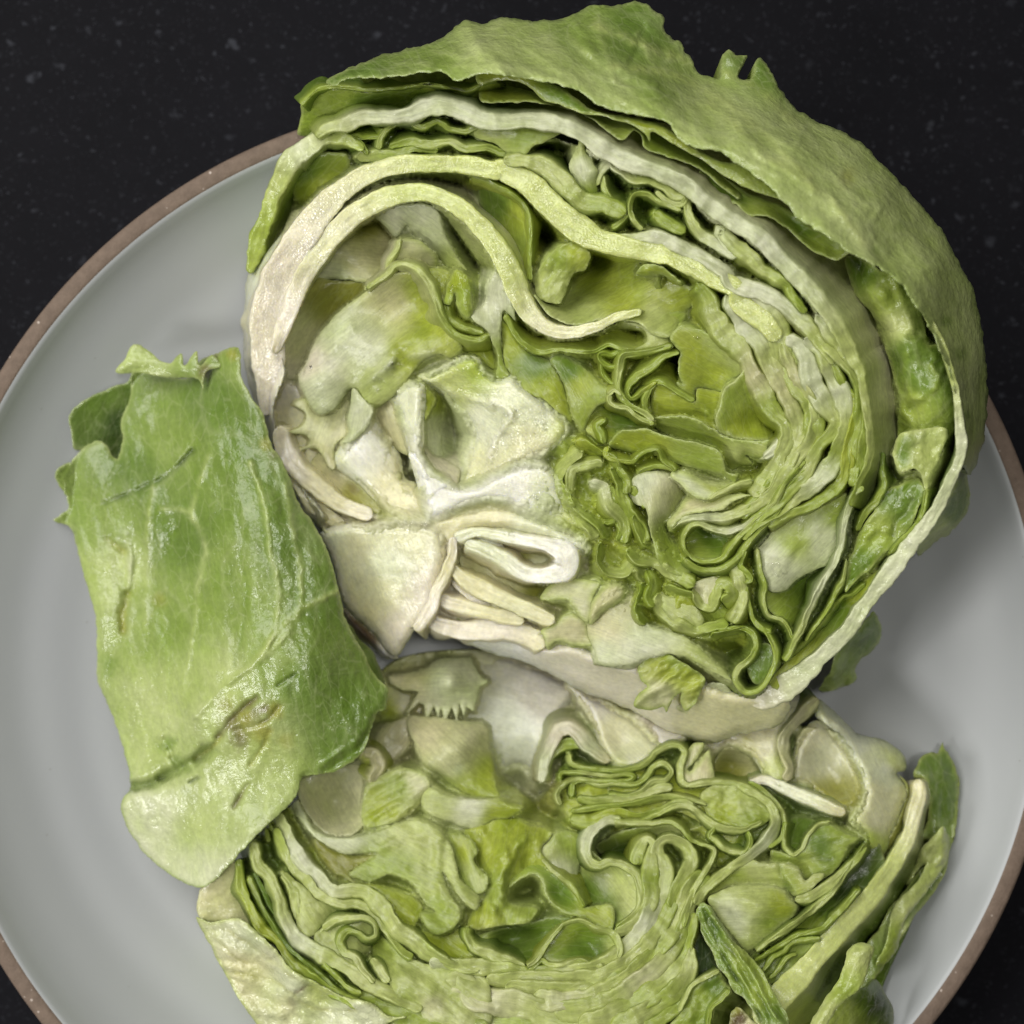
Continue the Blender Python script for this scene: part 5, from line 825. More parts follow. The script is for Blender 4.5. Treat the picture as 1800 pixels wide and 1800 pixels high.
cut(q('U6', "780,1510,33.8 1000,1500,39.0 1200,1430,36.4 1400,1290,33.8 1560,1140,28.6 1650,1000,23.4 1715,820,20.8 1790,660,18.2 1870,560,13.0"), 24, .0, 1.6, -6, 'PPPKPLPL', 'YO', rag=2)
cut(q('U6', "950,1590,31.2 1180,1550,36.4 1380,1440,36.4 1560,1290,33.8 1670,1150,26.0 1725,980,20.8 1760,820,15.6"), 22, .0, 1.6, -6, 'PPLPLL', 'YO', rag=2)
cut(q('U6', "1180,1640,28.6 1380,1530,31.2 1560,1420,28.6 1680,1310,28.6 1730,1180,23.4 1745,1060,13.0"), 20, .02, 1.6, 0, 'LPLPP', 'G', rag=2)
cut(q('U6', "1300,1680,26.0 1480,1600,23.4 1600,1520,18.2 1690,1450,13.0"), 16, -.05, 1.4, 0, 'LL', 'G', rag=2.5)
cut(q('U6', "0,1290,39.0 130,1330,44.2 220,1410,39.0 400,1450,44.2 600,1490,49.4 800,1560,44.2 1000,1640,39.0"), 34, -.1, 1.6, -6, 'PKPP', 'GO', rag=3, name='white_leaf')
cut(q('U6', "-100,1160,18.2 60,1190,23.4 250,1200,26.0 420,1220,26.0 600,1235,18.2"), 18, .02, 1.4, -4, 'SPPL', 'Y', rag=1.6)
face(q('U6', "-60,1290,-.2 120,1310,-.15 210,1330,-.15 340,1390,-.3 500,1460,-.2 760,1560,-.15 900,1680,-.2 500,1700,-.2 100,1650,-.15 -100,1500,-.15"), c='P', cc=[(830, 1770, 'K'), (900, 1790, 'L')], nz=(.14, 26), step=4.5)
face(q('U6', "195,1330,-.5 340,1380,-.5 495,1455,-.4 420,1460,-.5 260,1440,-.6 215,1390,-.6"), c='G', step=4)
cut(q('U6', "1350,480,18.2 1365,390,18.2 1430,300,11.7 1472,325,11.7 1462,430,20.8 1452,560,28.6 1465,680,28.6 1430,790,23.4 1375,870,20.8 1290,930,18.2 1200,960,11.7"), 15, .1, 1.5, [6, 0, -10], 'LPPLPPP', 'YG', rag=1.6)
# petals in the hollow
face(q('U6', "190,1010,-.6 330,945,-.4 560,900,-.3 780,845,-.3 960,855,-.2 850,910,-.4 760,985,-.5 665,1100,-.4 585,1195,-.1 450,1165,-.15 330,1100,-.3 230,1060,-.4"), inner=[(890, 1655, -1.1), (920, 1640, -1.0)], c='G', cc=[(900, 1650, 'G'), (850, 1680, 'L')], nz=(.04, 30), step=4.5)
cut(q('U6', "170,920,8 165,985,12 210,1060,16 320,1110,18 450,1155,16 570,1200,8"), 14, .02, 1.2, [0, 10, 14], 'LPPP', 'G', rag=1.6)
face(q('U6', "690,1130,-.05 760,990,-.02 860,888,.05 960,866,.05 1100,920,.0 1220,990,.05 1245,1080,.05 1180,1170,.0 980,1152,-.05 830,1172,-.05"), inner=[(1020, 1665, -.35), (1045, 1680, -.5), (990, 1645, -.1)], c='L', cc=[(1020, 1670, 'G'), (1050, 1675, 'G'), (990, 1640, 'L'), (1080, 1670, 'P')], nz=(.05, 25), step=4, ce='P', ew=5)
cut(q('U6', "590,1195,6 650,1150,9 710,1060,9 790,960,9 860,890,8 960,868,8 1070,920,12 1190,965,16 1240,1060,14 1225,1140,10"), 11, .1, 1.1, [0, -6, -6], 'PPPP', 'Y', rag=1.2)
cut(q('U6', "570,1245,8 640,1190,8 690,1150,8 740,1180,8 830,1182,9 960,1155,10 1040,1190,12 1120,1190,12"), 9, .06, 1.0, 4, 'LPP', 'Y', rag=1.6)
face(q('U6', "460,640,-.2 540,580,-.1 640,548,-.05 690,600,-.1 715,680,-.1 770,762,-.05 880,830,.0 985,852,.0 1060,900,.02 1170,950,.05 1205,870,.05 1182,768,.05 1060,768,.0 990,775,.0 930,690,-.1 880,610,-.1 800,540,-.2 680,450,-.3 560,420,-.4 500,520,-.35"), inner=[(985, 1570, -.5)], c='Y', cc=[(900, 1560, 'L'), (985, 1570, 'G'), (1050, 1610, 'Y'), (960, 1600, 'L')], nz=(.05, 25), step=4, ce='L', ew=5)
cut(q('U6', "690,440,7 790,540,8 880,615,8 940,690,8 990,775,6"), 8, .0, 1.0, 10, 'PL', 'Y')
face(q('U6', "665,378,-.2 720,330,-.15 800,250,-.15 900,245,-.2 985,300,-.3 960,440,-.5 910,620,-.5 860,590,-.3 760,490,-.2 710,430,-.15"), c='S', cc=[(960, 1500, 'P'), (1000, 1480, 'L'), (970, 1530, 'S')], nz=(.05, 30), step=4)
# grey-green bowl
face(q('U3', "390,1130,-.1 385,1200,-.3 330,1330,-.7 310,1420,-.9 390,1540,-.8 400,1580,-.6 500,1560,-.4 590,1600,-.2 600,1740,.0 700,1690,.05 780,1600,.05 795,1480,.05 760,1370,.05 700,1290,.05 590,1265,.0 500,1235,-.1 440,1180,-.1"), inner=[(1040, 1560, -.5), (1080, 1580, -.3), (1070, 1530, -.3)], c='L', cc=[(1030, 1570, 'G'), (1090, 1540, 'P'), (1110, 1580, 'P'), (1060, 1600, 'G'), (1050, 1510, 'P')], nz=(.05, 35), step=4.5)
cut(q('U3', "650,975,12 545,965,16 445,1030,20 400,1130,20 412,1225,18 475,1280,14 570,1262,12 680,1285,12 750,1345,12 792,1450,14 790,1570,16 735,1665,18 620,1745,14"), 16, .08, 1.5, [-20, -20, 14, 8, 8], 'PSSPPPPPL', 'GG', rag=1.4)
face(q('U3', "470,1155,-.9 560,1085,-.5 700,1030,-.2 900,1000,-.1 1000,990,-.1 1095,1050,-.15 1160,1120,-.2 1080,1130,-.4 1000,1090,-.5 900,1120,-.6 840,1090,-.7 780,1170,-1.0 745,1290,-1.1 640,1270,-1.1 540,1230,-1.0"), c='G', cc=[(1100, 1455, 'L'), (1180, 1455, 'P'), (1100, 1500, 'D')], nz=(.05, 30), step=4.5)
cut(q('U3', "600,985,8 720,990,9 860,985,9 990,985,8 1080,1040,8 1150,1110,9 1230,1140,9 1305,1180,10 1290,1250,11 1230,1340,12 1160,1450,12 1130,1560,12 1090,1720,12"), 11, .06, 1.4, [10, 6, -8, -8], 'PPLPPL', 'YG', rag=1.6)
cut(q('U3', "1310,1010,5 1270,1080,8 1310,1110,9 1370,1165,9 1440,1195,8 1530,1190,7 1560,1110,7 1540,1045,6"), 8, .05, 1.0, 4, 'LPL', 'G', rag=1.5)
# folded layers at the top of the lower half
cut(q('U3', "95,700,10 110,560,14 160,430,20 220,335,22 290,325,20 370,390,22 460,470,22 560,560,12"), 19, -.1, 1.6, [-6, 8, -6], 'SSRRSC', 'CG', rag=1.5, name='white_leaf')
cut(q('U3', "125,640,8 165,500,14 255,435,16 345,430,14 430,475,14 540,560,10"), 13, -.2, 1.2, [0, -10], 'PLP', 'G', rag=2)
cut(q('U3', "275,500,10 290,560,10 350,595,10 500,612,9 660,620,8 780,590,8 850,545,9 890,495,10 960,455,10 1045,445,10 1090,490,11 1062,590,14 1075,690,12 1130,730,8"), 10, .0, 1.3, [0, 4, 8], 'PLLPPP', 'G', rag=1.6)
cut(q('U3', "215,680,7 225,640,7 350,630,8 550,655,8 700,645,8 738,662,8 700,690,8 520,690,8 340,680,9 245,720,10 200,790,11 225,860,9"), 8, .02, 1.2, 0, 'LPLLPP', 'GO', rag=1.2)
cut(q('U3', "300,800,9 310,705,9 380,690,7 480,722,7 600,710,8 760,705,9 830,650,8 870,590,8 950,570,9 1003,620,10 965,685,10 870,700,9 800,760,9 700,795,8 560,780,7"), 8, .02, 1.2, [0, 6], 'LPLPPL', 'GD', rag=1.4)
cut(q('U3', "340,815,8 430,832,14 600,825,16 800,795,14 920,735,16 1010,735,12"), 14, .0, 1.3, -4, 'LPP', 'G', rag=2)
cut(q('U3', "300,900,8 450,880,12 600,870,10 800,835,10 960,800,11 1100,815,10 1250,860,7"), 10, .02, 1.2, -4, 'LLP', 'YO', rag=2)
cut(q('U3', "290,960,12 420,975,20 540,925,16 650,920,14 760,935,12 950,885,12 1060,845,12 1160,865,9"), 13, -.02, 1.2, -4, 'LYLP', 'Y', rag=2.2)
cut(q('U3', "590,950,6 680,985,10 760,985,10 900,930,11 1070,860,12 1170,890,12 1240,960,12 1340,1015,14 1480,1040,14 1640,975,8"), 11, .04, 1.2, -4, 'LLPPP', 'G', rag=2)
cut(q('U3', "1115,725,7 1240,705,9 1340,695,9 1480,725,10 1620,800,13 1715,900,17 1735,1000,17 1680,1100,16 1580,1200,16 1450,1285,18 1330,1370,16 1235,1460,14 1170,1560,12"), 15, [.05, .1, .1], 1.5, [6, 8, -8], 'PPPPSPPP', 'GY', rag=1.6)
cut(q('U3', "1540,700,8 1640,750,10 1740,850,10 1790,950,9 1780,1080,9 1690,1160,8"), 9, .02, 1.4, 4, 'LPL', 'G', rag=1.6)
face(q('U3', "1205,790,-.05 1300,720,.0 1440,722,.0 1580,790,.0 1680,890,.0 1690,960,-.05 1550,1030,.0 1430,1045,.0 1300,985,-.05 1235,900,-.1"), c='L', cc=[(1310, 1410, 'P'), (1280, 1430, 'Y'), (1320, 1440, 'L'), (1290, 1390, 'P')], nz=(.14, 18), step=4)
face(q('U3', "1120,1040,-.3 1300,990,-.25 1420,1050,-.3 1560,1060,-.3 1690,980,-.25 1660,1080,-.4 1540,1210,-.5 1320,1300,-.6 1300,1180,-.4 1200,1060,-.3"), c='Y', cc=[(1270, 1480, 'Y'), (1310, 1500, 'G')], nz=(.12, 18), step=4)
face(q('U3', "300,620,-.15 500,620,-.2 760,610,-.2 1000,580,-.4 1100,740,-.3 1250,720,-.2 1250,980,-.2 1000,900,-.2 700,990,-.2 500,980,-.2 300,960,-.2 230,820,-.3"), c='Y', nz=(.12, 20), step=4.5)
face(q('U3', "1050,620,-.15 1100,540,-.15 1135,440,-.1 1230,420,-.05 1215,480,-.1 1155,560,-.1 1110,610,-.1 1130,630,-.1 1190,560,-.1 1265,475,-.1 1285,560,-.1 1302,690,-.05 1200,720,-.05 1120,740,-.05"), c='K', cc=[(1200, 1370, 'C'), (1245, 1350, 'C')], nz=(.06, 22), step=4, ce='P')
face(q('U3', "280,10,-.5 400,70,-.5 560,140,-.5 700,225,-.45 800,300,-.35 880,390,-.3 940,445,-.2 900,500,-.1 830,570,-.05 720,612,-.02 640,605,-.02 560,545,-.05 480,400,-.15 400,200,-.3"), inner=[(1090, 1310, -.35)], c='C', cc=[(1080, 1290, 'C'), (1040, 1240, 'R'), (1110, 1340, 'K'), (1100, 1350, 'P')], nz=(.05, 35), step=4.5, name='white_leaf', mat=M_CORE)
face(q('U3', "700,220,-.4 860,250,-.5 1000,290,-.5 1150,350,-.35 1060,430,-.2 925,475,-.15 870,390,-.25 800,300,-.35"), c='S', cc=[(1170, 1270, 'R')], nz=(.05, 30), step=4.5, mat=M_CORE, name='white_leaf')
face(q('U4', "-60,130,-.9 100,60,-1.0 300,40,-1.0 480,40,-.9 620,90,-.6 570,200,-.3 475,270,-.1 450,380,-.05 470,500,.0 505,575,.0 482,630,.0 400,660,.05 330,600,-.05 290,510,-.1 200,430,-.25 110,395,-.4 20,450,-.5 -60,400,-.6"), c='C', cc=[(1300, 1250, 'R'), (1340, 1310, 'C'), (1370, 1350, 'P')], nz=(.08, 30), step=4.5, name='white_leaf', mat=M_CORE, wet=.3, spots=[(1310, 1302, 10, 'O', .7), (1325, 1315, 10, 'O', .6)])
face(q('U4', "0,620,-.7 20,500,-.8 80,420,-.6 150,405,-.4 240,470,-.6 310,570,-.9 240,650,-.8 120,650,-.7"), inner=[(1285, 1345, -1.3)], c='K', cc=[(1285, 1350, 'O'), (1300, 1325, 'C')], nz=(.04, 30), step=4)
# pale hollow wedge at the right
face(q('U4', "498,562,-.3 555,360,-.2 650,240,-.2 780,310,-.3 900,490,-.3 968,650,-.2 925,775,-.1 830,812,-.05 720,740,-.2 600,655,-.3 488,625,-.3"), inner=[(1450, 1350, -.75), (1470, 1390, -.7)], c='C', cc=[(1450, 1330, 'K'), (1460, 1400, 'O'), (1420, 1300, 'C')], nz=(.05, 35), step=4.5, mat=M_CORE)
cut(q('U4', "480,620,14 495,540,14 455,440,14 470,330,16 530,260,18 610,170,16 680,105,12"), 16, .0, 1.6, 8, 'CKC', 'G', rag=1.6)
cut(q('U4', "240,640,8 330,620,14 420,650,18 520,690,20 640,745,20 760,800,18 850,825,12"), 18, -.02, 1.5, 6, 'RSSC', 'G', rag=2, wet=.6, mat=M_CORE)
face(q('U4', "670,108,-.6 800,200,-.6 930,320,-.7 1110,372,-.8 1222,462,-.9 1232,552,-.9 1172,572,-.8 1242,662,-.9 1205,830,-.8 1142,965,-.7 1085,1100,-.6 1000,1060,-.3 960,960,-.1 880,870,.0 950,770,-.02 972,650,-.05 900,480,-.1 780,310,-.2 660,210,-.3"), c='C', cc=[(1500, 1300, 'S'), (1560, 1350, 'S'), (1540, 1400, 'K'), (1545, 1440, 'K'), (1530, 1480, 'L'), (1570, 1340, 'P')], nz=(.08, 35), step=4.5, mat=M_CORE, thick=.2, skirt=(.6, 60, 'C'), name='white_leaf', ridges=[(q('U4', "680,180 800,330 900,470 970,640"), .1, 9, 'S', .5)])
face(q('U4', "1180,575,-.9 1230,620,-1.0 1250,660,-1.1 1260,760,-1.2 1220,900,-1.2 1140,1050,-1.1 1070,1180,-1.0 1050,1080,-.9 1140,960,-.8 1200,830,-.9 1235,660,-.95"), c='O', nz=(.06, 25), step=4.5)
# long pale rib down the right and the leaf outside it
cut(q('U4', "1310,610,14 1320,700,22 1290,820,22 1260,950,22 1190,1100,26 1100,1230,30 1000,1370,34 880,1500,36 760,1630,36") + q('U7', "960,1000,38 840,1130,42 720,1260,44 600,1400,40"), 32, [-.7, -.6, -.5, -.3, -.2, -.1], 1.8, [-10, 10, 30, 40], 'CKPPPPPP', 'CGGY', rag=2, wet=.25, name='leaf_rib', mat=M_CORE)
face(q('U4', "1285,585,2.4 1335,462,2.2 1390,440,2.1 1432,445,2.1 1448,420,2.0 1464,375,2.0 1478,425,2.0 1500,442,2.0 1542,520,2.0 1572,640,2.0 1562,780,2.0 1545,950,2.1 1512,1065,2.2 1480,1205,2.4 1402,1335,2.6 1292,1475,2.9 1202,1625,3.2 1102,1785,3.5 1030,1890,3.6 940,1990,3.6 960,1700,3.4 1060,1560,3.2 1120,1440,3.0 1230,1310,2.8 1330,1170,2.5 1400,1010,2.4 1330,980,2.4 1370,860,2.3 1375,720,2.4 1345,610,2.5"), absz=True, c='F', cc=[(1640, 1350, 'F'), (1650, 1410, 'F'), (1660, 1470, 'E'), (1600, 1600, 'E'), (1580, 1640, 'T'), (1560, 1680, 'E'), (1610, 1530, 'F')], nz=(.16, 30), step=4.5, stretch=(1.4, 1.8), skirt=(.5, 40, 'G'), name='outer_leaf', mat=M, ce='L', ew=4)
face(q('U4', "1325,1060,2.9 1420,955,3.0 1470,908,3.0 1496,960,2.9 1490,1100,2.8 1440,1205,2.8 1372,1242,2.8 1352,1150,2.7 1300,1200,2.6 1260,1280,2.6 1230,1280,2.6 1290,1160,2.7"), absz=True, c='P', nz=(.12, 20), step=4, name='outer_leaf', mat=M, lip=.15)
face(q('U4', "1420,990,2.6 1500,960,2.4 1500,1100,2.5 1440,1210,2.7 1350,1340,2.9 1220,1520,3.2 1180,1680,3.5 1100,1780,3.7 1040,1790,3.8 1110,1640,3.6 1140,1460,3.3 1190,1370,3.1 1320,1240,2.9"), absz=True, c='P', cc=[(1590, 1590, 'P'), (1560, 1660, 'L')], nz=(.16, 28), step=4.5, name='outer_leaf', mat=M)
face(q('U7', "1235,890,.05 1315,832,.1 1420,852,.1 1405,950,.05 1345,1130,.0 1205,1250,.0 1110,1390,.0 1040,1500,-.1 960,1480,-.1 1040,1280,-.1 1150,1130,-.1 1220,985,.0"), c='L', cc=[(1500, 1680, 'P'), (1450, 1780, 'P'), (1480, 1740, 'L')], nz=(.1, 25), step=4.5, name='outer_leaf', mat=M, bulge=.15, bw=15)
face(q('U7', "1430,1080,-1.4 1500,1180,-1.8 1565,1300,-2.2 1530,1480,-2.2 1250,1500,-1.2 1000,1480,-.6 1150,1280,-.6 1260,1190,-.5 1350,1140,-.6"), c='G', nz=(.2, 28), step=5, name='outer_leaf', mat=M, cc=[(1550, 1760, 'D'), (1480, 1780, 'L'), (1520, 1740, 'G')], stretch=(-.8, 1.8))
# leaf pockets on the right
face(q('U7', "700,180,-.1 780,190,-.1 855,212,.0 930,140,.05 960,70,.05 1040,0,.05 1100,-10,.05 1240,60,.0 1330,95,-.05 1250,150,-.1 1230,190,-.1 1180,290,-.1 1080,375,-.15 990,380,-.2 945,395,-.3 900,320,-.3 840,275,-.3 720,262,-.3"), c='G', cc=[(1440, 1490, 'G'), (1420, 1510, 'L'), (1480, 1480, 'L')], nz=(.05, 25), step=4, ce='L', ew=4, ridges=[(q('U7', "900,240 1000,230 1130,250"), -.03, 4, 'D', .4), (q('U7', "930,120 1060,130 1200,110"), -.02, 4, 'D', .3)])
cut(q('U7', "805,-20,6 795,90,8 800,150,8 858,212,8 915,170,8 955,80,8 1040,0,8 1120,-20,7"), 8, .08, 1.0, [8, -12], 'LPP', 'G', rag=1)
face(q('U7', "800,-30,-.4 920,-60,-.6 1020,-20,-.5 950,70,-.5 910,160,-.4 860,205,-.3 805,140,-.3"), c='G', nz=(.06, 25), step=4)
face(q('U7', "190,540,-.05 240,420,-.05 330,335,-.05 480,272,.0 560,242,.02 640,272,.02 770,268,.02 890,295,.02 942,392,.0 1000,350,.0 1075,345,.0 960,470,-.05 870,505,-.1 790,445,-.15 650,420,-.2 430,432,-.2 280,510,-.15"), c='P', cc=[(1290, 1545, 'L'), (1330, 1530, 'P'), (1390, 1560, 'L'), (1410, 1560, 'Y'), (1300, 1570, 'Y')], nz=(.06, 25), step=4, ce='P', ridges=[(q('U7', "765,265 790,380 830,470"), -.08, 4, 'G', .6)])
face(q('U7', "255,522,.05 430,432,.05 560,418,.05 650,420,.05 790,455,.05 850,540,.0 890,570,-.1 860,640,-.25 760,722,-.3 630,835,-.25 540,885,-.2 430,780,-.1 340,660,-.05 285,580,.0"), inner=[(1330, 1590, .1)], c='P', cc=[(1320, 1580, 'P'), (1290, 1620, 'S'), (1380, 1590, 'Y'), (1360, 1630, 'L'), (1330, 1650, 'P')], nz=(.05, 35), step=4, bulge=.12, ce='P', ridges=[(q('U7', "420,620 540,670 680,690"), -.04, 5, 'G', .3), (q('U7', "430,520 620,540 800,560"), .03, 6)])
cut(q('U7', "1370,150,7 1290,260,10 1190,350,12 1085,440,16 965,510,16 870,525,10"), 14, .05, 1.2, 4, 'LPP', 'G', rag=1.8)
cut(q('U7', "1370,125,6 1250,300,10 1130,480,14 1010,590,14 930,650,13 800,745,12 690,820,10 600,890,7"), 12, .05, 1.3, -4, 'LPPP', 'G', rag=2)
face(q('U7', "560,920,-.4 700,830,-.4 830,740,-.4 960,640,-.5 1130,490,-.6 1300,290,-.6 1450,120,-.5 1500,300,-.6 1380,460,-.4 1250,610,-.35 1100,770,-.3 960,900,-.3 740,1120,-.3 650,1080,-.3"), inner=[(1440, 1610, -.5)], c='G', cc=[(1450, 1600, 'G'), (1470, 1560, 'D'), (1440, 1625, 'L')], nz=(.12, 28), step=4.5, stretch=(-.85, 2.2))
cut(q('U7', "590,965,7 680,900,8 780,835,9 890,775,10 1050,725,10 1200,600,11 1320,450,9"), 9, -.1, 1.0, -4, 'LL', 'G', rag=2)
cut(q('U7', "640,1025,7 720,930,8 800,890,8 855,830,8 1050,790,8"), 8, -.1, 1.0, -4, 'L', 'G', rag=2)
cut(q('U7', "690,1080,6 760,1020,8 805,950,7 880,900,6"), 7, -.1, 1.0, 0, 'L', 'G', rag=2)
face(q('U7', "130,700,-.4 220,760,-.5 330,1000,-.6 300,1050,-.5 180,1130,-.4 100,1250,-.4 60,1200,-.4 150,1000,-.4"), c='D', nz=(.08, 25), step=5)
face(q('U7', "40,1340,-.05 130,1150,.0 230,1080,.0 330,1020,.0 370,1090,-.05 430,1180,-.1 330,1250,-.1 280,1400,-.1 200,1520,-.1 -100,1520,-.1"), c='G', cc=[(1230, 1750, 'L'), (1250, 1730, 'G')], nz=(.16, 24), step=4.5, ce='L', ew=5)
cut(q('U7', "60,1310,7 145,1130,9 230,1080,10 335,1020,8"), 9, .1, 1.0, -4, 'P', 'G', rag=2)
cut(q('U7', "260,1440,8 285,1290,10 340,1240,10 410,1160,9"), 10, .08, 1.0, 4, 'L', 'G', rag=2.5)
# the mass of inner leaves that joins these
face(q('N', "430,1500 540,1390 640,1290 680,1170 850,1140 1000,1150 1200,1210 1380,1270 1480,1290 1570,1370 1600,1450 1630,1500 1610,1600 1550,1740 1510,1900 1300,1990 1000,2000 760,1930 620,1830 500,1690"),
     zfun=between([(500, 1560, 16, .6), (520, 1640, 18, .6), (1075, 1500, 20, 1.2), (1180, 1555, 12, .8), (670, 1690, 14, .8), (1220, 1310, 14, 1.0), (1250, 1690, 26, .8), (1440, 1590, 40, .5), (990, 1230, 12, .6), (720, 1340, 14, .5)], soft=[(820, 1290, 190, .45), (1280, 1290, 200, .5)]),
     nz=(.06, 26.0), step=4, skirt=(.4, 200, 'L'), name='inner_leaves', thick=.3, rag=0)['kind'] = 'stuff'
# outer leaf torn open at the lower left
face(q('F', "640,1185,3.0 655,1050,3.0 730,1000,3.2 800,930,3.4 832,1050,3.0 862,1150,2.8 890,1260,2.8 820,1210,3.0 700,1215,3.0"), absz=True, c='O', cc=[(400, 1600, 'C')], nz=(.06, 30), step=4.5, skirt=(.6, 60, 'C'), name='outer_leaf', mat=M)
face(q('F', "630,1188,3.7 700,1212,3.9 820,1190,4.1 900,1250,4.3 1000,1345,4.5 1070,1430,4.6 1190,1490,4.7 1300,1550,4.8 1430,1580,4.9 1500,1635,4.9 1580,1640,4.9 1500,1670,4.8 1490,1760,4.6 1400,1850,4.4 1200,1850,3.9 1000,1780,3.7 900,1670,3.6 760,1450,3.6 680,1290,3.6"), absz=True, inner=[(480, 1690, 4.1), (560, 1760, 4.2)], c='P', cc=[(440, 1650, 'S'), (520, 1720, 'S'), (600, 1790, 'S'), (430, 1700, 'C'), (560, 1740, 'P')], nz=(.18, 22), step=3.5, wet=.8, name='outer_leaf', mat=M, skirt=(.5, 60, 'L'), ce='P', ew=5,  # pale colour stops put the silvery sheen into the blade
     ridges=[(q('F', "760,1240 900,1330 1040,1440 1200,1530"), -.05, 3, 'O', .5), (q('F', "800,1440 980,1480 1160,1600 1350,1610"), -.05, 3, 'O', .5), (q('F', "700,1250 760,1330 860,1400"), -.04, 3, 'O', .4), (q('F', "1080,1530 1130,1500"), -.06, 3, 'B', .8)], spots=[(500, 1770, 22, 'C', .6), (510, 1762, 9, 'B', .4)])

